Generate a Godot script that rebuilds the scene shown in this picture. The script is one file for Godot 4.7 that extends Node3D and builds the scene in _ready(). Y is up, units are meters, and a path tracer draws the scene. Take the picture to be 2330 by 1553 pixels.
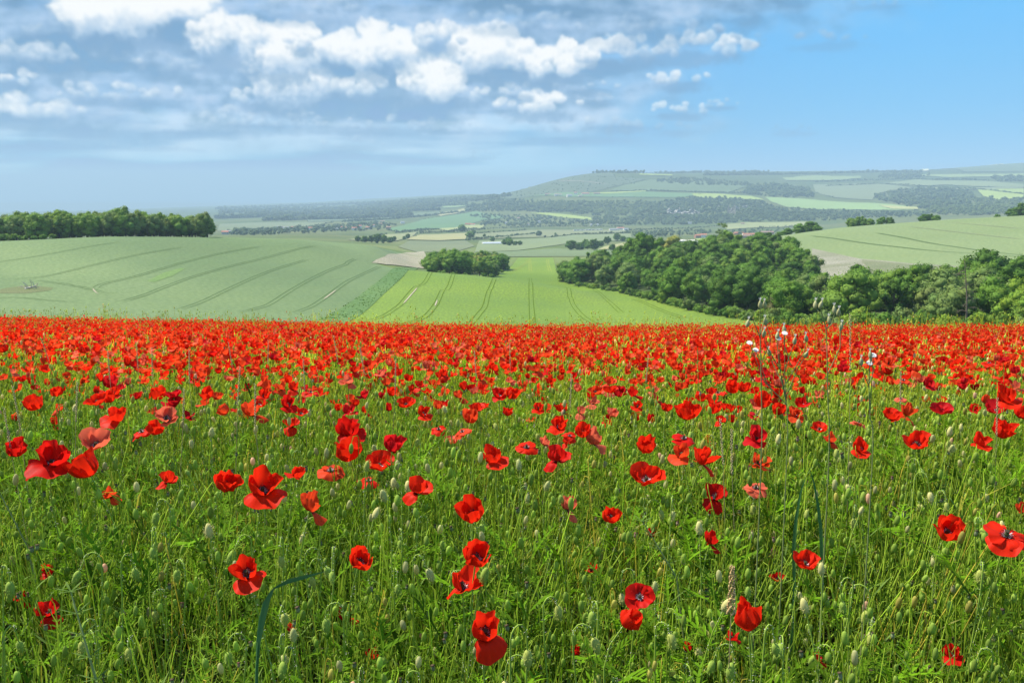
extends Node3D
# A poppy field on a downland brow, crop fields and woods below it, a hazy valley and hills beyond.

const FOCAL := 2070.0          # lens, in pixels of the 2330 wide photograph
const CX := 1165.0
const CY := 776.5
const PITCH := 8.69            # degrees downwards
const EYE := Vector3(0, 1.25, 0)
const EXPOSURE := 2.1

var rng := RandomNumberGenerator.new()
const SKY_GAIN := 1.7
const FOG := 0.0001
const SUN := 1.45
var used := {}
var nz := FastNoiseLite.new()
var nz2 := FastNoiseLite.new()
var cp := cos(deg_to_rad(PITCH))
var sp := sin(deg_to_rad(PITCH))

# ------------------------------------------------------------------ measuring
func ray(px: float, py: float) -> Vector3:
	var X := (px - CX) / FOCAL
	var Y := (CY - py) / FOCAL
	return Vector3(X, Y * cp - sp, -cp - Y * sp).normalized()

func proj(p: Vector3) -> Vector2:
	var d := p - EYE
	var up := d.y * cp - d.z * sp
	var fw := -d.y * sp - d.z * cp
	if fw < 0.05:
		return Vector2(-9999, -9999)
	return Vector2(CX + FOCAL * d.x / fw, CY - FOCAL * up / fw)

# ------------------------------------------------------------------ the land
# Columns of the land: at the photo column, pairs of (distance in metres, photo row) that measure its height.
var COLS := [
	[-300, [60, 800, 130, 765, 200, 745, 260, 724, 300, 702, 400, 640, 500, 585, 575, 552, 640, 552, 720, 562, 1000, 585, 2000, 550, 5000, 515, 9000, 495, 16000, 483]],
	[0, [60, 800, 130, 765, 200, 745, 260, 724, 305, 701, 400, 642, 500, 585, 575, 549, 640, 548, 720, 558, 1000, 585, 2000, 550, 5000, 515, 9000, 495, 16000, 483]],
	[250, [60, 800, 130, 765, 200, 748, 255, 729, 298, 712, 380, 650, 470, 592, 570, 541, 620, 538, 700, 545, 1000, 575, 2000, 545, 3300, 525, 5300, 509, 8000, 493, 12000, 481, 17000, 477]],
	[500, [60, 800, 130, 767, 200, 750, 255, 732, 300, 715, 390, 650, 490, 590, 600, 541, 650, 540, 720, 548, 1000, 562, 2000, 541, 3300, 525, 5300, 505, 8000, 486, 12000, 474, 17000, 468]],
	[700, [60, 800, 130, 770, 200, 753, 255, 735, 300, 719, 400, 655, 510, 600, 630, 548, 700, 546, 800, 554, 1000, 558, 2000, 540, 3300, 524, 5300, 503, 8000, 484, 12000, 470, 17000, 461]],
	[850, [60, 800, 130, 772, 200, 755, 255, 739, 300, 724, 400, 668, 510, 622, 640, 580, 750, 560, 850, 559, 1000, 562, 1400, 559, 2000, 547, 2700, 535, 3500, 522, 5300, 500, 8000, 477, 12000, 461, 17000, 452]],
	[950, [60, 800, 130, 773, 200, 757, 255, 741, 320, 710, 400, 668, 490, 630, 530, 616, 600, 621, 700, 612, 800, 601, 1000, 582, 1330, 572, 2000, 550, 2700, 536, 3500, 523, 5300, 498, 7500, 472, 11000, 452, 15000, 447]],
	[1050, [60, 800, 130, 774, 200, 758, 255, 743, 320, 714, 400, 675, 500, 624, 580, 632, 690, 620, 850, 600, 1050, 584, 1330, 572, 2000, 552, 2700, 537, 3500, 524, 4400, 512, 5300, 495, 6500, 475, 8500, 455, 11000, 443, 14000, 442]],
	[1165, [60, 800, 130, 775, 200, 759, 255, 744, 320, 717, 400, 682, 480, 637, 560, 645, 650, 634, 760, 618, 880, 602, 1080, 586, 1330, 575, 2000, 553, 2700, 538, 3500, 525, 4400, 513, 5300, 492, 6000, 470, 6700, 450, 7400, 437, 9000, 440]],
	[1300, [60, 800, 130, 775, 200, 759, 255, 745, 320, 722, 400, 694, 460, 657, 540, 663, 620, 646, 720, 625, 860, 603, 1080, 586, 1330, 575, 2000, 553, 2700, 538, 3500, 524, 4400, 511, 5100, 490, 5700, 464, 6100, 446, 6700, 422, 7400, 402, 8500, 404]],
	[1400, [60, 800, 130, 775, 200, 759, 255, 745, 320, 723, 400, 696, 500, 664, 600, 632, 720, 603, 850, 591, 1080, 582, 1330, 573, 2000, 553, 2700, 538, 3500, 524, 4400, 511, 5100, 488, 5700, 462, 6200, 442, 6900, 412, 7700, 391, 9000, 397]],
	[1550, [60, 800, 130, 775, 200, 759, 245, 746, 300, 728, 400, 692, 500, 652, 600, 615, 700, 591, 820, 579, 1000, 574, 1330, 570, 2000, 553, 2700, 540, 3500, 525, 4300, 515, 4900, 490, 5300, 472, 6000, 450, 6800, 420, 8000, 399, 9500, 392]],
	[1700, [60, 800, 130, 775, 200, 758, 235, 746, 290, 728, 380, 692, 480, 648, 600, 597, 720, 560, 800, 547, 860, 548, 1000, 562, 1330, 570, 2000, 555, 2700, 540, 3500, 525, 4200, 516, 4800, 490, 5300, 472, 6000, 450, 6800, 425, 8600, 400, 10000, 391]],
	[1900, [60, 800, 130, 775, 200, 757, 230, 747, 300, 715, 400, 672, 520, 617, 640, 578, 750, 543, 850, 520, 920, 519, 1100, 540, 1330, 556, 2000, 550, 3500, 524, 4000, 515, 4800, 490, 5600, 468, 6700, 440, 8600, 408, 10500, 389]],
	[2100, [60, 800, 130, 775, 200, 755, 225, 747, 300, 703, 420, 650, 540, 603, 660, 562, 800, 527, 920, 504, 1000, 503, 1200, 525, 1500, 545, 2000, 545, 3500, 520, 4000, 510, 4800, 485, 6000, 455, 8000, 415, 10500, 387]],
	[2330, [60, 800, 130, 775, 200, 754, 220, 748, 300, 699, 420, 646, 550, 605, 680, 562, 830, 518, 950, 491, 1030, 490, 1200, 510, 1500, 530, 2500, 530, 3500, 512, 4800, 478, 6000, 450, 8000, 410, 10000, 385, 12000, 371]],
	[2700, [60, 800, 130, 775, 200, 754, 220, 748, 300, 699, 420, 646, 550, 600, 680, 555, 830, 508, 950, 480, 1030, 478, 1200, 500, 1500, 520, 2500, 530, 3500, 512, 4800, 478, 6000, 450, 8000, 405, 10000, 380, 12000, 366]],
]
const NA := 181
const NR := 260
const A0 := -45.0
const LR0 := 4.0               # ln 55 m
const LR1 := 9.95              # ln 21 km
var land := PackedFloat32Array()

func cubic(xs: Array, ys: Array, x: float) -> float:
	# monotone cubic through the points
	var n := xs.size()
	if x <= xs[0]:
		return ys[0]
	if x >= xs[n - 1]:
		return ys[n - 1]
	var i := 0
	while x > xs[i + 1]:
		i += 1
	var h: float = xs[i + 1] - xs[i]
	var t: float = (x - xs[i]) / h
	var d: float = (ys[i + 1] - ys[i]) / h
	var m0 := d
	var m1 := d
	if i > 0:
		var dp: float = (ys[i] - ys[i - 1]) / (xs[i] - xs[i - 1])
		m0 = 0.0 if dp * d <= 0 else 2.0 * dp * d / (dp + d)
	if i < n - 2:
		var dn: float = (ys[i + 2] - ys[i + 1]) / (xs[i + 2] - xs[i + 1])
		m1 = 0.0 if dn * d <= 0 else 2.0 * dn * d / (dn + d)
	var t2 := t * t
	var t3 := t2 * t
	return (2 * t3 - 3 * t2 + 1) * ys[i] + (t3 - 2 * t2 + t) * h * m0 + (-2 * t3 + 3 * t2) * ys[i + 1] + (t3 - t2) * h * m1

func make_land() -> void:
	var az := []
	for c in COLS:
		var d := ray(c[0], 600)
		az.append(rad_to_deg(atan2(d.x, -d.z)))
	var rows := []                 # per column: slope at each sampled distance
	for c in COLS:
		var xs := []
		var ys := []
		var l: Array = c[1]
		for k in range(0, l.size(), 2):
			var d := ray(c[0], l[k + 1])
			xs.append(log(l[k]))
			ys.append(d.y / sqrt(d.x * d.x + d.z * d.z))
		var out := PackedFloat32Array()
		for j in NR:
			out.append(cubic(xs, ys, LR0 + (LR1 - LR0) * j / (NR - 1.0)))
		rows.append(out)
	land.resize(NA * NR)
	for i in NA:
		var a: float = clampf(A0 + i * 0.5, az[0], az[-1])
		var k := 0
		while k < az.size() - 2 and a > az[k + 1]:
			k += 1
		var t: float = (a - az[k]) / (az[k + 1] - az[k])
		for j in NR:
			var p0: float = rows[maxi(k - 1, 0)][j]
			var p1: float = rows[k][j]
			var p2: float = rows[k + 1][j]
			var p3: float = rows[mini(k + 2, az.size() - 1)][j]
			var s := cubic_interpolate(p1, p2, p0, p3, t) * 0.6 + lerpf(p1, p2, t) * 0.4
			var r := exp(LR0 + (LR1 - LR0) * j / (NR - 1.0))
			land[i * NR + j] = EYE.y + s * r

func brow(d: float) -> float:
	const X := [0.0, 1.0, 2.0, 3.4, 5.5, 8.0, 10.0, 17.0, 28.0, 34.0, 45.0, 80.0]
	const Y := [0.0, 0.0, -0.02, -0.08, -0.29, -0.63, -0.91, -1.82, -3.16, -3.95, -5.9, -12.5]
	if d < 0:
		return -d * 0.02
	return cubic(X, Y, d)

func H(x: float, z: float) -> float:
	var r := sqrt(x * x + z * z)
	var near := 0.0
	if r < 75.0:
		near = brow(-z) + 0.016 * maxf(0.0, -x) + 0.02 * nz.get_noise_2d(x * 30, z * 30)
		if r < 34.0 :
			return near
	var a := rad_to_deg(atan2(x, -z))
	var fa := (clampf(a, -44.9, 44.9) - A0) / 0.5
	var fr := (clampf(log(r), LR0, LR1 - 0.01) - LR0) / (LR1 - LR0) * (NR - 1.0)
	var i := int(fa)
	var j := int(fr)
	var u := fa - i
	var v := fr - j
	var q := i * NR + j
	var h := (land[q] * (1 - v) + land[q + 1] * v) * (1 - u) + (land[q + NR] * (1 - v) + land[q + NR + 1] * v) * u
	if r > 1200:
		h += nz2.get_noise_2d(x * 0.35, z * 0.35) * minf(7.0, (r - 1200) * 0.003)
	if absf(a) > 60:
		h = lerpf(h, -0.04 * r * clampf(cos(deg_to_rad(a)), 0, 1), smoothstep(60, 100, absf(a)))
	if r < 75:
		h = lerpf(near, h, smoothstep(34, 75, r))
	return h

func hit(px: float, py: float, start := 150.0, lift := 0.0) -> Vector3:
	var d := ray(px, py)
	var k := 1.0 / sqrt(d.x * d.x + d.z * d.z)
	var r := start
	var last := start
	while r < 20500:
		var p := EYE + d * (r * k)
		if p.y < H(p.x, p.z) + lift:
			var lo := last
			var hi := r
			for i in 9:
				var m := (lo + hi) / 2
				var q := EYE + d * (m * k)
				if q.y < H(q.x, q.z) + lift:
					hi = m
				else:
					lo = m
			p = EYE + d * (hi * k)
			return Vector3(p.x, H(p.x, p.z), p.z)
		last = r
		r *= 1.012
	var e := EYE + d * (15000.0 * k)
	return Vector3(e.x, H(e.x, e.z), e.z)

func at_range(px: float, r: float) -> Vector3:
	var d := ray(px, 600)
	var k := r / sqrt(d.x * d.x + d.z * d.z)
	return Vector3(d.x * k, H(d.x * k, d.z * k), d.z * k)

func polar(p: Vector3) -> Vector2:      # (azimuth in degrees, 60 ln r): a plane in which fields are cut
	return Vector2(rad_to_deg(atan2(p.x, -p.z)), 60.0 * log(sqrt(p.x * p.x + p.z * p.z)))

func unpolar(q: Vector2) -> Vector3:
	var r := exp(q.y / 60.0)
	var a := deg_to_rad(q.x)
	return Vector3(r * sin(a), 0, -r * cos(a))

func P(px: float, py: float) -> Vector2:
	return polar(hit(px, py))

func R(px: float, r: float) -> Vector2:
	return polar(at_range(px, r))

func up_at(x: float, z: float) -> Vector3:
	var e := maxf(0.3, sqrt(x * x + z * z) * 0.01)
	return Vector3(H(x - e, z) - H(x + e, z), 2 * e, H(x, z - e) - H(x, z + e)).normalized()

# ------------------------------------------------------------------ mesh building
class MB:
	var v := PackedVector3Array()
	var n := PackedVector3Array()
	var c := PackedColorArray()
	var uv := PackedVector2Array()
	var i := PackedInt32Array()
	func vert(p: Vector3, nn: Vector3, col := Color.WHITE, t := Vector2.ZERO) -> int:
		v.append(p)
		n.append(nn)
		c.append(col)
		uv.append(t)
		return v.size() - 1
	func tri(a: int, b: int, d: int) -> void:
		if (v[b] - v[a]).cross(v[d] - v[a]).dot(n[a] + n[b] + n[d]) > 0:
			i.append_array([a, d, b])
		else:
			i.append_array([a, b, d])
	func quad(a: int, b: int, d: int, e: int) -> void:
		tri(a, b, d)
		tri(a, d, e)
	func face(pts: Array, col := Color.WHITE, out := Vector3.ZERO) -> void:
		var nn: Vector3 = -(pts[1] - pts[0]).cross(pts[2] - pts[0]).normalized()
		if out != Vector3.ZERO and nn.dot(out) < 0:
			nn = -nn
		var f := v.size()
		for p in pts:
			vert(p, nn, col, Vector2(p.x + p.z, p.y))
		for k in range(1, pts.size() - 1):
			tri(f, f + k, f + k + 1)
	func tube(pts: Array, r0: float, r1: float, sides: int, col := Color.WHITE, closed := false) -> void:
		var f := v.size()
		var m := pts.size()
		for k in m:
			var d: Vector3 = (pts[mini(k + 1, m - 1)] - pts[maxi(k - 1, 0)]).normalized()
			var s := d.cross(Vector3(0.3, 0.1, 0.9)).normalized()
			var w := d.cross(s)
			var rr := lerpf(r0, r1, k / (m - 1.0))
			for q in sides:
				var a := TAU * q / sides
				var o := s * cos(a) + w * sin(a)
				vert(pts[k] + o * rr, o, col, Vector2(float(q) / sides, k))
		for k in m - 1:
			for q in sides:
				var q2 := (q + 1) % sides
				quad(f + k * sides + q, f + k * sides + q2, f + (k + 1) * sides + q2, f + (k + 1) * sides + q)
	func blade(pts: Array, w: float, side: Vector3, col := Color.WHITE, tipcol := Color.WHITE) -> void:
		# a tapering leaf along a path
		var f := v.size()
		var m := pts.size()
		for k in m:
			var t := k / (m - 1.0)
			var d: Vector3 = (pts[mini(k + 1, m - 1)] - pts[maxi(k - 1, 0)]).normalized()
			var nn := d.cross(side).normalized()
			var ww := w * sin(PI * clampf(0.12 + 0.88 * t, 0, 1))
			var cc := col.lerp(tipcol, t)
			vert(pts[k] - side * ww, (nn - side * 0.4).normalized(), cc)
			vert(pts[k] + side * ww, (nn + side * 0.4).normalized(), cc)
		for k in m - 1:
			quad(f + 2 * k, f + 2 * k + 1, f + 2 * k + 3, f + 2 * k + 2)
	func ball(at: Vector3, r: Vector3, rings: int, seg: int, col := Color.WHITE, rough := 0.0, noise: FastNoiseLite = null, turn := Basis()) -> void:
		var f := v.size()
		for a in rings + 1:
			var la := PI * a / rings
			for b in seg:
				var lo := TAU * b / seg
				var d := Vector3(sin(la) * cos(lo), cos(la), sin(la) * sin(lo))
				var k := 1.0
				if noise:
					k += rough * noise.get_noise_3dv((d * 60 + at * 37))
				vert(at + turn * (d * r * k), (turn * (d / r)).normalized(), col, Vector2(b, a))
		for a in rings:
			for b in seg:
				var b2 := (b + 1) % seg
				quad(f + a * seg + b, f + a * seg + b2, f + (a + 1) * seg + b2, f + (a + 1) * seg + b)
	func box(at: Vector3, s: Vector3, col := Color.WHITE, turn := Basis()) -> void:
		var h := s / 2
		for k in 3:
			for sg in [-1.0, 1.0]:
				var d := Vector3.ZERO
				d[k] = sg
				var a := Vector3.ZERO
				a[(k + 1) % 3] = h[(k + 1) % 3]
				var b := Vector3.ZERO
				b[(k + 2) % 3] = h[(k + 2) % 3]
				var o: Vector3 = d * h
				face([at + turn * (o - a - b), at + turn * (o + a - b), at + turn * (o + a + b), at + turn * (o - a + b)], col, turn * d)
	func mesh() -> ArrayMesh:
		var arr := []
		arr.resize(Mesh.ARRAY_MAX)
		arr[Mesh.ARRAY_VERTEX] = v
		arr[Mesh.ARRAY_NORMAL] = n
		arr[Mesh.ARRAY_COLOR] = c
		arr[Mesh.ARRAY_TEX_UV] = uv
		arr[Mesh.ARRAY_INDEX] = i
		var m := ArrayMesh.new()
		m.add_surface_from_arrays(Mesh.PRIMITIVE_TRIANGLES, arr)
		return m

func numbered(called: String) -> String:
	if not used.has(called):
		used[called] = 0
		return called
	used[called] += 1
	return "%s_%03d" % [called, used[called]]

func thing(called: String, label: String, category: String, at := Vector3.ZERO, group := "") -> Node3D:
	var o := Node3D.new()
	o.name = numbered(called)
	add_child(o)
	o.position = at
	tag(o, label, category, group)
	return o

func tag(o: Node, label := "", category := "", group := "", kind := "") -> void:
	if label:
		o.set_meta("label", label)
	if category:
		o.set_meta("category", category)
	if group:
		o.set_meta("group", group)
	if kind:
		o.set_meta("kind", kind)

func obj(called: String, m: Mesh, mat: Material, parent: Node = null) -> MeshInstance3D:
	var o := MeshInstance3D.new()
	o.mesh = m
	o.material_override = mat
	if parent == null:
		o.name = numbered(called)
		add_child(o)
	else:
		o.name = called
		parent.add_child(o, true)
	return o

func struct(called: String, m: Mesh, mat: Material, label: String) -> MeshInstance3D:
	var o := obj(called, m, mat)
	tag(o, label, "", "", "structure")
	return o

func many(called: String, m: Mesh, mat: Material, where: Array, tints: Array, label: String, category := "", group := "") -> MultiMeshInstance3D:
	var mm := MultiMesh.new()
	mm.transform_format = MultiMesh.TRANSFORM_3D
	mm.use_colors = true
	mm.mesh = m
	mm.instance_count = where.size()
	for k in where.size():
		mm.set_instance_transform(k, where[k])
		mm.set_instance_color(k, tints[k])
	var o := MultiMeshInstance3D.new()
	o.multimesh = mm
	o.material_override = mat
	o.name = numbered(called)
	add_child(o)
	tag(o, label, category, group, "stuff")
	return o

func lin(r: float, g: float, b: float) -> Color:
	return Color(r, g, b).linear_to_srgb()

func noise_tex(seed_: int, freq: float, lo: Color, hi: Color, octaves := 5, size := 512) -> ImageTexture:
	var f := FastNoiseLite.new()
	f.seed = seed_
	f.noise_type = FastNoiseLite.TYPE_SIMPLEX_SMOOTH
	f.frequency = freq
	f.fractal_octaves = octaves
	var im := f.get_seamless_image(size, size, false, false, 0.15)
	im.convert(Image.FORMAT_RGB8)
	var d := im.get_data()
	for k in range(0, d.size(), 3):
		var t := d[k] / 255.0
		t = clampf((t - 0.5) * 1.5 + 0.5, 0, 1)
		d[k] = int(255 * lerpf(lo.r, hi.r, t))
		d[k + 1] = int(255 * lerpf(lo.g, hi.g, t))
		d[k + 2] = int(255 * lerpf(lo.b, hi.b, t))
	return ImageTexture.create_from_image(Image.create_from_data(size, size, false, Image.FORMAT_RGB8, d))

func mat(albedo: Color, rough := 0.8, spec := 0.3, vc := true) -> StandardMaterial3D:
	var m := StandardMaterial3D.new()
	m.albedo_color = albedo
	m.roughness = rough
	m.metallic_specular = spec
	m.vertex_color_use_as_albedo = vc
	m.cull_mode = BaseMaterial3D.CULL_DISABLED
	return m

func leafy(albedo: Color, through := 0.5, rough := 0.6) -> StandardMaterial3D:
	var m := mat(albedo, rough, 0.2)
	m.backlight_enabled = true
	m.backlight = Color(through, through, through).linear_to_srgb()
	return m

# ------------------------------------------------------------------ the sky
# heaps of cloud: x, y, half width, half height (photo pixels at the sky's distance), whiteness, softness
const HEAPS := [
	[300, 5, 150, 82, 1.25, 0.5], [515, 88, 66, 60, 0.9, 0.5], [640, 112, 66, 62, 1.1, 0.35], [690, 88, 34, 30, 1.0, 0.3], [655, 190, 74, 58, 0.85, 0.5], [592, 222, 60, 24, 0.75, 0.5], [566, 160, 26, 18, 0.8, 0.4],
	[845, 112, 112, 54, 1.05, 0.6], [745, 118, 70, 36, 0.8, 0.7], [1000, 84, 58, 34, 0.8, 0.5], [1118, 118, 82, 54, 1.05, 0.5], [1246, 138, 98, 44, 1.1, 0.45], [1372, 120, 54, 34, 1.0, 0.5], [1440, 118, 60, 30, 0.72, 0.7],
	[1560, 105, 150, 32, 0.8, 0.6], [1480, 66, 160, 30, 0.42, 0.9], [982, 186, 62, 56, 1.1, 0.35], [1040, 208, 66, 28, 0.85, 0.5], [806, 194, 82, 34, 0.95, 0.6], [1226, 236, 92, 30, 0.95, 0.45], [1180, 205, 45, 22, 0.7, 0.5],
	[1335, 195, 70, 18, 0.62, 0.7], [1355, 222, 46, 14, 0.6, 0.7], [1546, 176, 64, 24, 0.8, 0.5], [1552, 248, 66, 18, 0.78, 0.5], [1642, 236, 38, 11, 0.6, 0.6], [1410, 276, 78, 20, 0.55, 0.6], [1330, 302, 130, 18, 0.36, 0.9],
	[1545, 290, 56, 15, 0.4, 0.8], [1890, 87, 78, 20, 0.4, 0.8], [1805, 294, 46, 12, 0.3, 0.9], [22, 176, 58, 20, 0.88, 0.5], [265, 210, 140, 24, 0.72, 0.65], [60, 250, 120, 32, 0.82, 0.6], [90, 122, 110, 30, 0.66, 0.7], [385, 150, 70, 26, 0.55, 0.8], [180, 60, 60, 26, 0.5, 0.8],
	[80, 70, 26, 18, 0.5, 0.8], [590, 270, 130, 26, 0.6, 0.7], [490, 290, 120, 18, 0.5, 0.8], [850, 280, 150, 20, 0.58, 0.75], [800, 325, 90, 14, 0.52, 0.8], [350, 330, 120, 10, 0.45, 0.9], [160, 300, 110, 10, 0.45, 0.9], [1000, 285, 70, 14, 0.4, 0.9], [1095, 352, 40, 10, 0.28, 0.9],
	[700, 20, 120, 30, 0.45, 0.9], [1180, 45, 120, 28, 0.5, 0.9], [1990, 6, 60, 12, 0.4, 0.9], [330, 130, 120, 24, 0.3, 1.0], [1700, 90, 40, 14, 0.3, 0.9],
]
# grey undersides: x, y, half width, half height, depth
const SHADES := [
	[1480, 2, 520, 70, 0.95], [820, 222, 380, 62, 0.85], [1180, 168, 330, 34, 0.8], [860, 165, 200, 34, 0.75], [240, 150, 320, 120, 0.75], [480, 130, 150, 130, 0.7], [980, 252, 300, 32, 0.7], [150, 235, 260, 34, 0.6],
	[620, 40, 240, 60, 0.55], [1000, 30, 300, 70, 0.6], [60, 90, 160, 110, 0.6], [1300, 200, 220, 70, 0.45], [1400, 80, 260, 60, 0.5], [640, 300, 520, 50, 0.35], [300, 40, 260, 110, 0.55], [330, 318, 480, 34, 0.5], [900, 330, 420, 26, 0.45], [180, 388, 420, 26, 0.32], [760, 385, 300, 18, 0.28],
]
var sky_n := FastNoiseLite.new()
var sky_w := FastNoiseLite.new()

func sky_clear(el: float, right: float) -> Vector3:
	# display values of the open air by height, a little greyer to the left of the view
	var t := clampf(el / 13.0, 0, 1)
	var a := Vector3(0.57, 0.765, 0.905).lerp(Vector3(0.38, 0.735, 1.0), pow(t, 0.75))
	var b := Vector3(0.52, 0.715, 0.85).lerp(Vector3(0.46, 0.68, 0.93), t)
	var c := b.lerp(a, smoothstep(-0.15, 0.45, right))
	if el > 13.0:
		c = c.lerp(Vector3(0.25, 0.52, 0.88), smoothstep(13, 80, el))
	return c

func sky_design(px: float, py: float, el: float) -> Vector3:
	var c := sky_clear(el, (px - CX) / FOCAL)
	var wx := sky_w.get_noise_2d(px * 0.7, py * 1.3)
	var wy := sky_w.get_noise_2d(px * 0.7 + 900, py * 1.3 + 400)
	var mid := sky_n.get_noise_2d(px * 0.8 + 300, py * 1.2)
	var fine := sky_n.get_noise_2d(px * 2.1, py * 2.6)
	var bill := 0.72 * (0.30 - absf(mid)) * 2.0 + 0.28 * (0.28 - absf(fine)) * 1.6
	var x := px + 38 * wx + 10 * mid
	var y := py + 20 * wy + 6 * mid
	# the layer of broken cloud over the left and the middle
	var edge_x := 1640 + 260 * wx + 260 * smoothstep(140, 0, py)
	var mass := smoothstep(edge_x, edge_x - 420, px) * smoothstep(450 + 80 * wy, 240, py)
	var deep := 0.0
	for s in SHADES:
		var dx: float = (x - s[0]) / s[2]
		var dy: float = (y - s[1]) / s[3]
		var q := dx * dx + dy * dy
		if q < 2.6:
			var g: float = s[4] * smoothstep(1.5, 0.1, sqrt(q) + 0.3 * mid)
			deep = 1 - (1 - deep) * (1 - g)
	var band := sky_w.get_noise_2d(px * 0.30 + 1300, py * 1.7 + 90)
	var tone := 0.72 + 0.9 * band + 0.35 * wy + 0.35 * mid + 0.16 * fine - 0.5 * deep
	var veil := Vector3(0.43, 0.59, 0.745).lerp(Vector3(0.65, 0.77, 0.905), clampf(tone * 1.6, 0, 1)).lerp(Vector3(0.80, 0.86, 0.95), clampf(tone * 1.6 - 1.0, 0, 1))
	veil = veil.lerp(Vector3(0.565, 0.70, 0.82), smoothstep(6.0, 2.0, el) * 0.6)
	c = c.lerp(veil, clampf(maxf(mass * clampf(0.72 + 0.8 * wx + 0.5 * deep, 0.2, 1.0), deep), 0, 0.97))
	# thin level streaks low down
	var streak := sky_w.get_noise_2d(px * 0.22 + 50, py * 2.6)
	c += Vector3(0.15, 0.115, 0.075) * clampf(streak * 2.4 + 0.25, -0.25, 0.9) * smoothstep(1650, 1000, px) * smoothstep(200, 270, py) * smoothstep(455, 360, py)
	return c

func paint_heaps(buf: PackedVector3Array, w: int, h: int, k0: int, j0: int, W: int) -> void:
	# each heap is built of many rounded billows, lit on their upper sides and greyer towards a level base
	var g := RandomNumberGenerator.new()
	g.seed = 31
	var heaps := HEAPS.duplicate()
	heaps.sort_custom(func(a, b): return a[1] > b[1])
	var scale := W / TAU / FOCAL              # panorama pixels in a photo pixel
	for s in heaps:
		var puffs := []
		var soft: float = s[5]
		var n := int(clampf(s[2] * s[3] / 150.0, 9, 46))
		puffs.append([s[0], s[1] + s[3] * 0.95, s[2] * 1.1, s[3] * 0.6, -2.0])          # the base
		for k in n:
			var u := g.randf_range(-1.0, 1.0)
			var top := sqrt(1.02 - u * u)
			var v := g.randf_range(-0.75, 0.55) * top
			var r: float = s[3] * g.randf_range(0.30, 0.58) * (0.6 + 0.4 * top)
			puffs.append([s[0] + u * s[2] * 1.05, s[1] + v * s[3] * 1.15, r * g.randf_range(1.0, 1.5), r, v])
		puffs.sort_custom(func(a, b): return a[4] < b[4])
		for p in puffs:
			var base: bool = p[4] < -1.5
			var d := ray(p[0], p[1])
			var ck := atan2(d.x, -d.z) / TAU * W
			var cj := (0.5 - asin(d.y) / PI) * W / 2
			var rx: float = p[2] * scale
			var ry: float = p[3] * scale
			for j in range(maxi(0, int(cj - ry * 1.5) - j0), mini(h, int(cj + ry * 1.5) + 2 - j0)):
				for k in range(maxi(0, int(ck - rx * 1.5) - k0), mini(w, int(ck + rx * 1.5) + 2 - k0)):
					var X := k + k0 + 0.5
					var Y := j + j0 + 0.5
					var nx := sky_n.get_noise_2d(X * 5.2, Y * 5.2)
					var ny := sky_n.get_noise_2d(X * 5.2 + 500, Y * 5.2 + 200)
					var nf := sky_n.get_noise_2d(X * 13.0, Y * 13.0)
					var dx := (X - ck) / rx + 0.40 * nx + 0.20 * nf
					var dy := (Y - cj) / ry + 0.40 * ny + 0.20 * nf
					var q := sqrt(dx * dx + dy * dy)
					if q > 1.25:
						continue
					var edge := 0.7 if base else lerpf(0.16, 0.7, soft) * (1.5 if dy > 0.2 else 1.0)
					var a := smoothstep(1.12, 1.12 - edge, q) * clampf(0.25 + 0.75 * s[4], 0, 1) * (0.7 if base else 1.0) * lerpf(1.0, 0.75, soft)
					if a <= 0:
						continue
					var b := 0.05
					if not base:
						var up: float = -dy * 0.55 - dx * 0.2
						b = s[4] * (0.93 - 0.42 * smoothstep(-0.5, 0.75, p[4] + dy * p[3] / s[3])) + 0.34 * up + 0.22 * nf
					var hue := Vector3(0.42, 0.58, 0.75).lerp(Vector3(0.66, 0.77, 0.89), clampf(b * 2.0, 0, 1)).lerp(Vector3(1.0, 1.0, 1.0), clampf(b * 2.0 - 1.0 + 0.15 * s[4], 0, 1))
					hue = hue.lerp(Vector3(0.77, 0.82, 0.90), 0.55 * smoothstep(300, 420, p[1]))
					buf[j * w + k] = buf[j * w + k].lerp(hue, a)

func sky_at(d: Vector3) -> Color:
	var el := rad_to_deg(asin(clampf(d.y, -1, 1)))
	if el < -1.0:
		return Color(0.50, 0.58, 0.50)
	var q := Vector2(-9999, -9999)
	var fw := -d.y * sp - d.z * cp
	if fw > 0.1:
		q = Vector2(CX + FOCAL * d.x / fw, CY - FOCAL * (d.y * cp - d.z * sp) / fw)
	var out := maxf(maxf(-q.x, q.x - 2330), -q.y) / 500.0
	var share := smoothstep(1.0, 0.0, out) if fw > 0.1 else 0.0
	var c := Vector3.ZERO
	if share > 0:
		c = sky_design(q.x, q.y, el)
	if share < 1:
		# elsewhere: the same kind of broken cloud on a layer overhead
		var k := 1.0 / (maxf(d.y, 0.0) + 0.16)
		var n := sky_w.get_noise_2d(d.x * k * 420 + 77, d.z * k * 420)
		var f := sky_n.get_noise_2d(d.x * k * 300, d.z * k * 300 + 31)
		var g := sky_clear(el, d.x)
		var cover := smoothstep(-0.12, 0.3, n + 0.35 * f)
		g = g.lerp(Vector3(0.60, 0.71, 0.85).lerp(Vector3(1, 1, 1), clampf(0.45 + 1.1 * f - 0.5 * n, 0, 1)), cover * smoothstep(0.5, 6, el))
		c = g.lerp(c, share)
	return Color(c.x, c.y, c.z)

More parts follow.
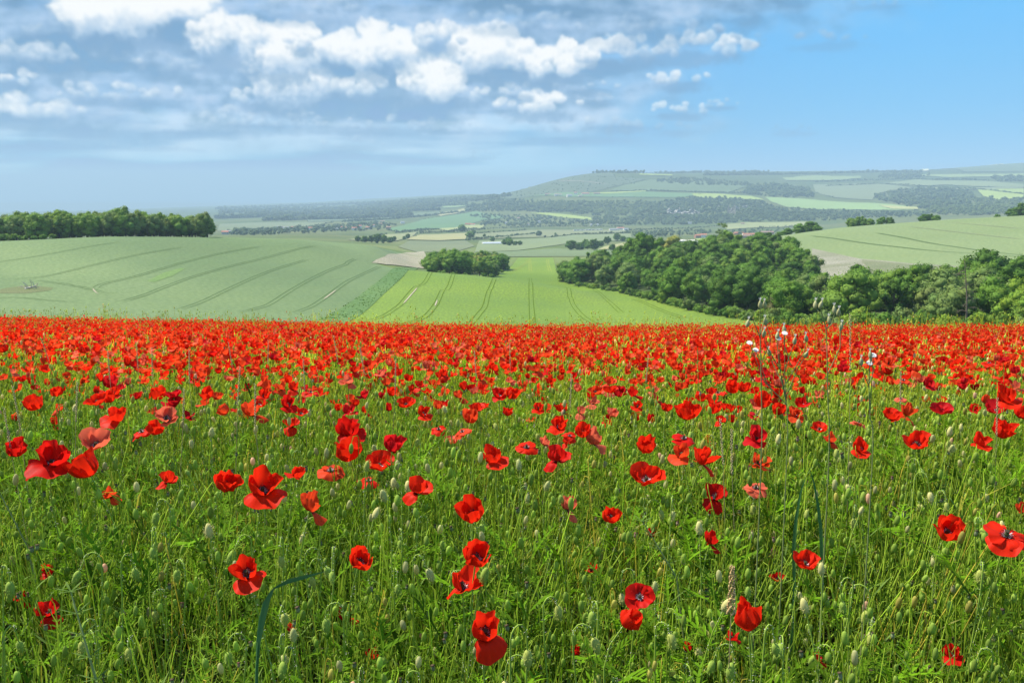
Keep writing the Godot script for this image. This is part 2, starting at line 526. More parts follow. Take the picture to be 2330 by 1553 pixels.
func beyond_air(c: Color, el: float) -> Color:
	# what stands behind the haze of the valley for the sky to look like c from here
	var t := exp(-FOG * minf(20000.0, 460.0 / maxf(sin(el), 0.004)))
	var v := Vector3(c.r, c.g, c.b)
	var air := Vector3(0.40, 0.585, 0.82)
	var out := Vector3.ZERO
	for k in 3:
		var l := pow(v[k], 2.2)
		out[k] = maxf((l - air[k] * (1 - t) * 0.9) / maxf(t, 0.3), l * 0.45)
	return Color(out.x / SKY_GAIN, out.y / SKY_GAIN, out.z / SKY_GAIN).linear_to_srgb().clamp()

func make_sky() -> ImageTexture:
	sky_n.seed = 5
	sky_n.frequency = 0.0125
	sky_n.fractal_octaves = 4
	sky_n.fractal_gain = 0.48
	sky_w.seed = 8
	sky_w.frequency = 0.006
	sky_w.fractal_octaves = 4
	var W := 4096
	var low := Image.create(512, 256, false, Image.FORMAT_RGB8)
	for j in 256:
		var el := PI / 2 - (j + 0.5) / 256 * PI
		for i in 512:
			var az := (i + 0.5) / 512 * TAU
			low.set_pixel(i, j, beyond_air(sky_at(Vector3(cos(el) * sin(az), sin(el), -cos(el) * cos(az))) if el > -0.03 else Color(0.5, 0.58, 0.5), el))
	low.resize(W, W / 2, Image.INTERPOLATE_CUBIC)
	var half := 410
	var j0 := 1024 - 200
	var h := 212
	var w := 2 * half
	var buf := PackedVector3Array()
	buf.resize(w * h)
	for j in h:
		var el := PI / 2 - (j + j0 + 0.5) / 2048 * PI
		for k in w:
			var az := (k - half + 0.5) / W * TAU
			var c := sky_at(Vector3(cos(el) * sin(az), sin(el), -cos(el) * cos(az)))
			buf[j * w + k] = Vector3(c.r, c.g, c.b)
	paint_heaps(buf, w, h, -half, j0, W)
	for j in h:
		for k in w:
			var e := minf(minf(minf(k, w - 1 - k), j) / 24.0, 1.0)
			var i := posmod(k - half, W)
			var v := buf[j * w + k]
			var c := beyond_air(Color(clampf(v.x, 0, 1.1), clampf(v.y, 0, 1.1), clampf(v.z, 0, 1.1)), PI / 2 - (j + j0 + 0.5) / 2048 * PI)
			low.set_pixel(i, j + j0, c if e >= 1 else low.get_pixel(i, j + j0).lerp(c, e))
	return ImageTexture.create_from_image(low)

func _ready() -> void:
	rng.seed = 20240611
	nz.seed = 3
	nz.frequency = 0.01
	nz2.seed = 11
	nz2.frequency = 0.004
	nz2.fractal_octaves = 3
	var cam := Camera3D.new()
	cam.name = "camera"
	cam.fov = rad_to_deg(2 * atan(1553.0 / 2 / FOCAL))
	cam.near = 0.05
	cam.far = 40000
	cam.position = EYE
	cam.rotation_degrees = Vector3(-PITCH, 0, 0)
	add_child(cam)
	cam.current = true
	var env := Environment.new()
	env.background_mode = Environment.BG_SKY
	var sm := PanoramaSkyMaterial.new()
	sm.panorama = make_sky()
	sm.energy_multiplier = SKY_GAIN / EXPOSURE
	env.sky = Sky.new()
	env.sky.sky_material = sm
	env.tonemap_mode = Environment.TONE_MAPPER_LINEAR
	env.tonemap_exposure = EXPOSURE
	env.fog_enabled = true
	env.fog_density = FOG
	env.fog_light_color = lin(0.58, 0.82, 0.98)
	env.sdfgi_enabled = true
	env.ssao_enabled = true
	env.ssil_enabled = true
	var we := WorldEnvironment.new()
	we.environment = env
	add_child(we)
	var sun := DirectionalLight3D.new()
	sun.name = "sun"
	sun.light_energy = SUN
	sun.light_color = Color(1.0, 0.965, 0.9)
	sun.light_angular_distance = 0.6
	sun.shadow_enabled = true
	sun.rotation_degrees = Vector3(-56, -112, 0)      # from the left and a little ahead
	add_child(sun)
	make_land()
	build_ground()
	build_fields()
	build_far()
	build_woods()
	build_buildings()
	build_meadow()
	label_all()

# ------------------------------------------------------------------ ground and fields
const STEP_A := 0.35
const STEP_R := 0.018
const R0 := 42.0

func ring_mesh(azs: Array, rs: Array, tint: Callable) -> ArrayMesh:
	var m := MB.new()
	var w := azs.size()
	for j in rs.size():
		for i in w:
			var a: float = deg_to_rad(azs[i])
			var r: float = rs[j]
			var x := r * sin(a)
			var z := -r * cos(a)
			m.vert(Vector3(x, H(x, z), z), Vector3.UP, tint.call(x, z, r), Vector2(x, z))
	for j in rs.size():
		for i in w:
			var e: Vector3 = m.v[j * w + mini(i + 1, w - 1)] - m.v[j * w + maxi(i - 1, 0)]
			var f: Vector3 = m.v[mini(j + 1, rs.size() - 1) * w + i] - m.v[maxi(j - 1, 0) * w + i]
			var n := e.cross(f).normalized()
			m.n[j * w + i] = n if n.y > 0 else -n
	for j in rs.size() - 1:
		for i in w - 1:
			m.quad(j * w + i, j * w + i + 1, (j + 1) * w + i + 1, (j + 1) * w + i)
	return m.mesh()

func build_ground() -> void:
	var azs := []
	var a := -180.0
	while a < -49.1:
		azs.append(a)
		a += 10.0 if a < -60 else 1.2
	for k in 281:
		azs.append(-49.0 + k * STEP_A)
	a = 50.2
	while a <= 60:
		azs.append(a)
		a += 1.2
	for k in 13:
		azs.append(60.0 + k * 10.0)
	var rs := []
	for k in 60:
		rs.append(0.3 * pow(R0 / 0.3, k / 59.0))
	var soil := mat(lin(0.03, 0.036, 0.015), 0.95, 0.2)
	soil.albedo_texture = noise_tex(4, 0.02, Color(0.45, 0.5, 0.35), Color(1, 0.95, 0.8))
	soil.uv1_scale = Vector3(0.9, 0.9, 1)
	var flat_tint := func(_x, _z, _r): return Color.WHITE
	struct("poppy_field_ground", ring_mesh(azs, rs, flat_tint), soil, "dark soil and low weeds under the poppies")
	rs.clear()
	for k in 344:
		rs.append(R0 * exp(k * STEP_R))
	var turf := mat(Color.WHITE, 0.95, 0.15)
	turf.albedo_texture = noise_tex(7, 0.03, Color(0.86, 0.88, 0.82), Color(1, 1, 1))
	turf.uv1_scale = Vector3(0.02, 0.02, 1)
	var tint := func(x: float, z: float, r: float):
		var n := nz.get_noise_2d(x * 0.12, z * 0.12)
		var n2 := nz2.get_noise_2d(x * 0.5, z * 0.5)
		var g := Color(0.15, 0.20, 0.07)
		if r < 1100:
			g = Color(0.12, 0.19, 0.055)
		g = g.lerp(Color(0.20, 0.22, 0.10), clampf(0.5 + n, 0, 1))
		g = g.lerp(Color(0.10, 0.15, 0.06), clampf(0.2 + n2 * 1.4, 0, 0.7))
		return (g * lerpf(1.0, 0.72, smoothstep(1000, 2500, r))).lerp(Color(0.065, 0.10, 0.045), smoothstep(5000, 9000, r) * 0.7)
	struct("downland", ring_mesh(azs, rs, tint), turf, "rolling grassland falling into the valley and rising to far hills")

func drape(called: String, poly: Array, m: Material, label: String, c0 := Color.WHITE, c1 := Color.WHITE, lift := 1.0, turn := 0.0, grain := 1.0) -> void:
	# a field cut to its outline and laid on the land, along the land's own grid
	var pg := PackedVector2Array(poly)
	var lo := Vector2(1e9, 1e9)
	var hi := -lo
	for q in pg:
		lo = lo.min(q)
		hi = hi.max(q)
	var l0 := 60.0 * log(R0)
	var sr := 60.0 * STEP_R
	var i0 := int(floor((lo.x + 49.0) / STEP_A))
	var i1 := int(ceil((hi.x + 49.0) / STEP_A))
	var j0 := int(floor((lo.y - l0) / sr))
	var j1 := int(ceil((hi.y - l0) / sr))
	var b := MB.new()
	var at := {}
	var inside := {}
	for i in range(i0, i1 + 1):
		for j in range(j0, j1 + 1):
			inside[Vector2i(i, j)] = Geometry2D.is_point_in_polygon(Vector2(-49.0 + i * STEP_A, l0 + j * sr), pg)
	var spin := Basis(Vector3.UP, turn)
	var corner := func(q: Vector2) -> int:
		var key := Vector2i(q * 4000)
		if not at.has(key):
			var p := unpolar(q)
			var r := p.length()
			p.y = H(p.x, p.z) + lift * (0.02 + 0.00025 * r)
			var s := spin * p
			var t := clampf(0.5 + 0.8 * nz.get_noise_2d(s.x * 0.5 * grain, s.z * 0.12 * grain) + 0.4 * nz2.get_noise_2d(p.x * 2 * grain, p.z * 2 * grain), 0, 1)
			at[key] = b.vert(p, up_at(p.x, p.z), c0.lerp(c1, t), Vector2(s.x, s.z))
		return at[key]
	for i in range(i0, i1):
		for j in range(j0, j1):
			var q := PackedVector2Array([Vector2(-49.0 + i * STEP_A, l0 + j * sr), Vector2(-49.0 + (i + 1) * STEP_A, l0 + j * sr), Vector2(-49.0 + (i + 1) * STEP_A, l0 + (j + 1) * sr), Vector2(-49.0 + i * STEP_A, l0 + (j + 1) * sr)])
			var all := 0
			for k in [Vector2i(i, j), Vector2i(i + 1, j), Vector2i(i + 1, j + 1), Vector2i(i, j + 1)]:
				all += int(inside[k])
			if all == 4:
				b.quad(corner.call(q[0]), corner.call(q[1]), corner.call(q[2]), corner.call(q[3]))
			else:
				for piece in Geometry2D.intersect_polygons(q, pg):
					var t := Geometry2D.triangulate_polygon(piece)
					for k in range(0, t.size(), 3):
						b.tri(corner.call(piece[t[k]]), corner.call(piece[t[k + 1]]), corner.call(piece[t[k + 2]]))
	if b.i.size() > 0:
		struct(called, b.mesh(), m, label)

func on_land(pts: Array) -> Array:
	var out := []
	for q in pts:
		out.append(hit(q[0], q[1]))
	return out

func smooth_path(pts: Array, step: float) -> Array:
	var c := Curve3D.new()
	c.bake_interval = step
	for k in pts.size():
		var t: Vector3 = (pts[mini(k + 1, pts.size() - 1)] - pts[maxi(k - 1, 0)]) / 6.0
		c.add_point(pts[k], -t, t)
	return Array(c.get_baked_points())

func ribbon(b: MB, path: Array, off: float, w: float, lift: float, col := Color.WHITE) -> void:
	var f := b.v.size()
	var m := path.size()
	for k in m:
		var d: Vector3 = (path[mini(k + 1, m - 1)] - path[maxi(k - 1, 0)])
		var s := Vector3(-d.z, 0, d.x).normalized()
		var fade := minf(1.0, minf(k, m - 1 - k) / 6.0 + 0.15)
		var wob := 0.2 * w * nz.get_noise_2d(path[k].x * 20, path[k].z * 20)
		for e in [-1.0, 1.0]:
			var p: Vector3 = path[k] + s * (off + e * w * 0.5 * fade + wob)
			var r := sqrt(p.x * p.x + p.z * p.z)
			p.y = H(p.x, p.z) + lift * (0.02 + 0.00025 * r)
			b.vert(p, up_at(p.x, p.z), col, Vector2(p.x, p.z))
	for k in m - 1:
		b.quad(f + 2 * k, f + 2 * k + 1, f + 2 * k + 3, f + 2 * k + 2)

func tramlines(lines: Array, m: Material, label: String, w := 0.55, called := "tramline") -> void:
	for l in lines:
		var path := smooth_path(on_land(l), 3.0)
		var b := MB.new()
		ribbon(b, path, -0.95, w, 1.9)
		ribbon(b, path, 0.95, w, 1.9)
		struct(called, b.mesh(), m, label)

func crop(seed_: int, lo: Color, hi: Color, scale: Vector2, freq := 0.03) -> StandardMaterial3D:
	var m := mat(Color.WHITE, 0.85, 0.2)
	m.albedo_texture = noise_tex(seed_, freq, lo, hi)
	m.uv1_scale = Vector3(scale.x, scale.y, 1)
	m.rim_enabled = true
	m.rim = 0.25
	m.rim_tint = 0.6
	return m

func build_fields() -> void:
	var soft := crop(21, Color(0.82, 0.86, 0.78), Color(1, 1, 1), Vector2(0.022, 0.008), 0.05)
	var fine := crop(22, Color(0.76, 0.80, 0.62), Color(1, 1, 1), Vector2(0.03, 0.007), 0.05)
	var rough := crop(23, Color(0.62, 0.66, 0.55), Color(1, 1, 1), Vector2(0.06, 0.06), 0.06)
	var stony := crop(24, Color(0.55, 0.56, 0.5), Color(1, 1, 1), Vector2(0.05, 0.03), 0.05)
	# the grey green wheat on the slope to the left
	drape("wheat_field", [R(-420, 225), R(100, 232), R(600, 238), P(715, 730), P(770, 708), P(815, 678), P(850, 650), P(885, 622), P(898, 611), P(868, 604), P(846, 596), P(870, 587), P(905, 580), P(960, 574),
		R(965, 740), R(960, 1000), R(850, 930), R(700, 740), R(500, 640), R(250, 602), R(0, 582), R(-420, 582)], soft, "blue green wheat field rising to the wood on the crest", Color(0.106, 0.164, 0.052), Color(0.166, 0.226, 0.080), 1.0, -0.75)
	drape("barley_field", [R(730, 238), P(808, 722), P(858, 682), P(897, 646), P(925, 618), P(945, 613), R(985, 596), R(1060, 600), R(1112, 622), R(1140, 720), R(1166, 860), R(1180, 1075), R(1258, 1078), R(1266, 760),
		R(1272, 700), R(1330, 610), R(1400, 545), R(1480, 470), R(1580, 370), R(1680, 305), R(1790, 268), R(1905, 245), R(1910, 228), R(1400, 235)], fine, "bright green barley field running down between the woods", Color(0.112, 0.195, 0.004), Color(0.190, 0.275, 0.012), 1.0, 0.0)
	drape("grass_strip", [P(706, 731), P(770, 706), P(815, 676), P(850, 648), P(885, 620), P(900, 609), P(952, 610), P(925, 620), P(897, 648), P(858, 684), P(808, 724), R(770, 240), R(690, 240)], soft, "rough grass strip between the wheat and the barley", Color(0.060, 0.135, 0.016), Color(0.105, 0.185, 0.032), 2.2)
	drape("chalk_patch", [P(845, 599), P(858, 591), P(875, 585), P(900, 579), P(930, 575), P(964, 572), R(976, 690), R(986, 640), R(1005, 606), R(1028, 592), R(1010, 586), P(985, 613), P(950, 610), P(915, 606), P(880, 603)], stony, "bare chalky ground at the corner of the wheat field", Color(0.56, 0.48, 0.37), Color(0.36, 0.36, 0.20), 2.6, 0.5, 5.0)
	drape("grass_margin", [R(-420, 212), R(300, 224), R(700, 236), R(420, 243), R(200, 242), R(0, 252), R(-420, 252)], rough, "green weedy margin below the wheat field", Color(0.07, 0.15, 0.025), Color(0.11, 0.19, 0.04), 2.4)
	drape("grass_margin", [R(480, 235), R(760, 238), P(720, 731), P(650, 733), P(560, 732)], rough, "green weedy margin below the wheat field", Color(0.09, 0.17, 0.03), Color(0.13, 0.20, 0.045), 2.6)
	drape("grass_margin", [P(60, 545), P(128, 536), P(200, 531), R(250, 605), R(262, 640), R(0, 640), R(-100, 600)], rough, "grassy bank before the left wood", Color(0.16, 0.21, 0.07), Color(0.20, 0.24, 0.09), 2.0)
	# the sage green field over the wood on the right
	drape("downland_field", [R(1690, 700), R(1720, 640), R(1790, 600), P(1860, 575), P(1960, 594), P(2060, 603), P(2200, 613), P(2330, 612), R(2700, 560), R(2700, 1045), R(2330, 1042), R(2100, 1015), R(1900, 935), R(1700, 890)], soft, "sage green crop field on the ridge beyond the right wood", Color(0.175, 0.225, 0.08), Color(0.205, 0.255, 0.10), 1.0, 1.2)
	drape("chalk_patch", [P(1848, 566), P(1900, 577), P(1960, 590), P(2080, 601), P(2200, 608), R(2290, 560), R(2200, 470), R(2000, 430), R(1880, 440), R(1850, 520)], stony, "pale bare chalk and dry grass below the ridge field", Color(0.48, 0.45, 0.38), Color(0.27, 0.28, 0.16), 2.2, 1.2, 4.0)
	drape("chalk_patch", [P(1960, 592), P(2080, 604), P(2200, 612), P(2330, 614), R(2500, 540), R(2500, 430), R(2000, 440)], stony, "straw coloured dry grass bank under the ridge field", Color(0.30, 0.30, 0.17), Color(0.20, 0.235, 0.10), 3.0, 1.2, 5.0)
	# marks in the crops
	var rut := mat(lin(0.095, 0.155, 0.058), 0.95, 0.1)  # trodden crop, with the shade between its sides painted in
	var rut2 := mat(lin(0.085, 0.14, 0.015), 0.95, 0.1)  # barley tracks, shade inside the wheel gaps painted in too
	var bare := mat(lin(0.36, 0.32, 0.24), 0.95, 0.1)
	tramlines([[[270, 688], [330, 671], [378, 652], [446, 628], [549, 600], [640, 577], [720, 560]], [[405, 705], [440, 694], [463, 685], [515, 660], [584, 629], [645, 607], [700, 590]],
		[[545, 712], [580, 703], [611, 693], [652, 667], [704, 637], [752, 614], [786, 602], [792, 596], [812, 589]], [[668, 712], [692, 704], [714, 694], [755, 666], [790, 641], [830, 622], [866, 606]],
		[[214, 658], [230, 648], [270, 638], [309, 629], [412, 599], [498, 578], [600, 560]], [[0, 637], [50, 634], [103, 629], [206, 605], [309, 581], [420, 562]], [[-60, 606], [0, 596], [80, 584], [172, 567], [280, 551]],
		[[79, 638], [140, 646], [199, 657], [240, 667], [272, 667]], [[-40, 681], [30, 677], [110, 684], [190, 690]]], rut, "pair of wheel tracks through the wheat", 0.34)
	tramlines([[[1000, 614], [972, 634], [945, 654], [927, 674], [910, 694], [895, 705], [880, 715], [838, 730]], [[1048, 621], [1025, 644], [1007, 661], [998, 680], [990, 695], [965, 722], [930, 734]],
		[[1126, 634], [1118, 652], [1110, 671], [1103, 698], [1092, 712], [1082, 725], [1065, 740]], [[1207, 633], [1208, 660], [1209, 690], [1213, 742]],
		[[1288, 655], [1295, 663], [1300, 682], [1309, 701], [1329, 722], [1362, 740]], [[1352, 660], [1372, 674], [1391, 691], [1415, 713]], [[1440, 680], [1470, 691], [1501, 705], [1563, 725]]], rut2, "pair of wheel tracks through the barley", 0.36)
	tramlines([[[1206, 588], [1206, 604], [1207, 618]], [[1246, 590], [1247, 602], [1252, 618]], [[1204, 592], [1190, 604], [1165, 618]]], mat(lin(0.26, 0.31, 0.08), 0.95, 0.1), "pale wheel tracks at the far end of the barley", 0.5)
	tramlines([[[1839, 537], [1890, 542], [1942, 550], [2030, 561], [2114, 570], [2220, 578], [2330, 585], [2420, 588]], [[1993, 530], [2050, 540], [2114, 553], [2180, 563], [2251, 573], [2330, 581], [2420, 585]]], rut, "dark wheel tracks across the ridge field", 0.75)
	tramlines([[[2066, 516], [2140, 524], [2217, 533], [2330, 545]], [[2165, 507], [2250, 514], [2330, 521]]], mat(lin(0.22, 0.25, 0.15), 0.95, 0.1), "pale wheel tracks across the ridge field", 0.8)
	for l in [[[204, 657], [208, 663], [217, 670]], [[945, 655], [930, 672], [912, 692]], [[760, 660], [745, 671], [730, 682]], [[990, 683], [984, 697]]]:
		var b := MB.new()
		ribbon(b, smooth_path(on_land(l), 2.0), -0.9, 0.5, 2.6)
		struct("bare_track", b.mesh(), bare, "bare chalky wheel rut in the crop")
	drape("rough_patch", [P(-40, 665), P(20, 655), P(60, 650), P(120, 655), P(115, 661), P(60, 668), P(0, 668)], rough, "rough grass round the dead branches in the wheat", Color(0.15, 0.19, 0.05), Color(0.22, 0.21, 0.08), 1.7)
	drape("rough_patch", [P(335, 640), P(372, 621), P(410, 610), P(420, 612), P(395, 627), P(350, 643)], soft, "greener weedy patch in the wheat", Color(0.12, 0.20, 0.045), Color(0.155, 0.24, 0.05), 1.7)
	# clumps of taller grass and weeds on the uncut ground
	tussocks([P(712, 729), P(770, 704), P(815, 675), P(850, 648), P(885, 620), P(900, 610), P(945, 611), P(925, 620), P(897, 648), P(858, 682), P(808, 722)], 700, 0.7, Color(0.07, 0.16, 0.02), Color(0.13, 0.22, 0.04), "tall grass tussocks on the strip between the crops")
	tussocks([R(-300, 222), R(150, 228), R(500, 236), R(740, 239), R(600, 246), R(200, 243), R(0, 252), R(-300, 252)], 900, 1.2, Color(0.08, 0.19, 0.02), Color(0.15, 0.24, 0.04), "tall weeds along the lower edge of the wheat")
	tussocks([P(850, 597), P(905, 581), P(962, 575), R(985, 640), P(970, 612), P(890, 604)], 260, 0.6, Color(0.16, 0.21, 0.05), Color(0.30, 0.29, 0.12), "weeds scattered over the bare chalk corner")
	tussocks([P(1848, 566), P(1900, 577), P(1960, 590), P(2080, 601), P(2330, 612), R(2330, 440), R(2000, 420), R(1880, 430)], 220, 0.7, Color(0.20, 0.24, 0.09), Color(0.30, 0.29, 0.14), "weeds and scrub over the dry bank below the ridge field")

func tussocks(poly: Array, n: int, size: float, dark: Color, light: Color, label: String) -> void:
	var g := RandomNumberGenerator.new()
	g.seed = 77
	var b := MB.new()
	for k in 46:
		var a := g.randf() * TAU
		var f := Vector3(cos(a), 0, sin(a)) * g.randf() * 0.35
		var d := Vector3(cos(a), 0, sin(a)) * g.randf_range(0.05, 0.35)
		var h := g.randf_range(0.35, 0.9)
		b.blade([f, f + d * 0.3 + Vector3(0, h * 0.6, 0), f + d + Vector3(0, h, 0)], 0.05, Vector3(-sin(a), 0, cos(a)), Color.WHITE * g.randf_range(0.8, 1.2))
	var pg := PackedVector2Array()
	var lo := Vector2(1e9, 1e9)
	var hi := -lo
	for q in poly:
		var p := unpolar(q)
		pg.append(Vector2(p.x, p.z))
		lo = lo.min(pg[-1])
		hi = hi.max(pg[-1])
	var where := []
	var cols := []
	for k in n * 8:
		if where.size() >= n:
			break
		var q := Vector2(rng.randf_range(lo.x, hi.x), rng.randf_range(lo.y, hi.y))
		if Geometry2D.is_point_in_polygon(q, pg):
			var s := size * rng.randf_range(0.5, 1.3)
			where.append(Transform3D(Basis(Vector3.UP, rng.randf() * TAU).scaled(Vector3(s, s * 0.8, s)), Vector3(q.x, H(q.x, q.y), q.y)))
			cols.append(dark.lerp(light, clampf(rng.randf() * 0.8 + 0.5 * nz.get_noise_2d(q.x * 2, q.y * 2), 0, 1)))
	many("grass_tussocks", b.mesh(), leafy(Color.WHITE, 0.4, 0.7), where, cols, label)

# ------------------------------------------------------------------ far fields, woods and hedges
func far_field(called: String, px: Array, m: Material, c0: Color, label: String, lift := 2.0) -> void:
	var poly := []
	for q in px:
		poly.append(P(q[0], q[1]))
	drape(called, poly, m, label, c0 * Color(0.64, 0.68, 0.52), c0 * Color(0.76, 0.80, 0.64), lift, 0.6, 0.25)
	# a hedge along some of its sides
	for k in px.size():
		if rng.randf() < 0.45:
			var q := [px[k], px[(k + 1) % px.size()]]
			for p in scatter_line(q, 2.6):
				var im := proj(p)
				if p.length() > 2600 and not (im.x > 1225 and im.x < 1390 and im.y > 432 and im.y < 456):
					hedge_at.append(p)

var hedge_at := []

func lump_tree(seed_: int, lobes: int, leaves: int, tall := 1.0) -> ArrayMesh:
	# a small broadleaf tree of unit width, standing at the origin
	var g := RandomNumberGenerator.new()
	g.seed = seed_
	var b := MB.new()
	for k in lobes:
		var a := g.randf() * TAU
		var q := sqrt(g.randf()) * 0.32
		var y := g.randf_range(0.24, 0.8)
		q *= 1.15 - absf(y - 0.45)
		var r := g.randf_range(0.15, 0.25)
		var c := Vector3(cos(a) * q, y * tall, sin(a) * q)
		var tone := Color.WHITE * g.randf_range(0.72, 1.2)
		b.ball(c, Vector3(r, r * 0.9, r) * 0.92, 4, 6, tone, 0.25, nz)
		for i in leaves:
			var d := Vector3(g.randfn(), g.randfn() * 0.8 + 0.35, g.randfn()).normalized()
			var p := c + d * r * g.randf_range(0.85, 1.12)
			leaf_face(b, g, p, d, 0.05 + 0.03 * g.randf(), tone * g.randf_range(0.8, 1.25))
	return b.mesh()

func leaf_face(b: MB, g: RandomNumberGenerator, p: Vector3, d: Vector3, s: float, col: Color) -> void:
	var nn := (d + Vector3(g.randfn(), g.randfn(), g.randfn()) * 0.38).normalized()
	var t := nn.cross(Vector3(g.randfn(), g.randfn(), g.randfn())).normalized()
	var w := nn.cross(t) * 0.62
	var sh := (nn * 0.5 + d * 0.6).normalized()
	var f := b.v.size()
	b.vert(p - t * s, sh, col)
	b.vert(p + w * s, sh, col)
	b.vert(p + t * s, sh, col)
	b.vert(p - w * s, sh, col)
	b.quad(f, f + 1, f + 2, f + 3)

var far_trees := []
var far_leaf: StandardMaterial3D

func scatter_px(poly: Array, n: int) -> Array:
	# points on the land inside an outline measured in the photograph
	var pg := PackedVector2Array()
	for q in poly:
		pg.append(Vector2(q[0], q[1]))
	var lo := pg[0]
	var hi := pg[0]
	for q in pg:
		lo = lo.min(q)
		hi = hi.max(q)
	var out := []
	var tries := 0
	while out.size() < n and tries < n * 12:
		tries += 1
		var q := Vector2(rng.randf_range(lo.x, hi.x), rng.randf_range(lo.y, hi.y))
		if Geometry2D.is_point_in_polygon(q, pg):
			out.append(hit(q.x, q.y, 900))
	return out

func scatter_line(line: Array, per: float) -> Array:
	var out := []
	for k in line.size() - 1:
		var a := Vector2(line[k][0], line[k][1])
		var e := Vector2(line[k + 1][0], line[k + 1][1])
		var n := int(a.distance_to(e) / per) + 1
		for i in n:
			var q := a.lerp(e, (i + rng.randf()) / n)
			out.append(hit(q.x, q.y + rng.randf_range(-0.4, 0.4), 900))
	return out

func wood(called: String, at: Array, size: float, dark: Color, light: Color, label: String, spread := 0.35) -> void:
	var sets := [[], [], []]
	var tints := [[], [], []]
	for p in at:
		var s: float = size * rng.randf_range(1 - spread, 1 + spread)
		var k := rng.randi() % 3
		sets[k].append(Transform3D(Basis(Vector3.UP, rng.randf() * TAU).scaled(Vector3(s, s * rng.randf_range(0.8, 1.1), s)), p - Vector3(0, s * 0.1, 0)))
		tints[k].append(dark.lerp(light, clampf(rng.randf() * 0.7 + 0.35 * nz.get_noise_2d(p.x * 0.4, p.z * 0.4) + 0.2, 0, 1)))
	for k in 3:
		if sets[k].size():
			many(called, far_trees[k], far_leaf, sets[k], tints[k], label)

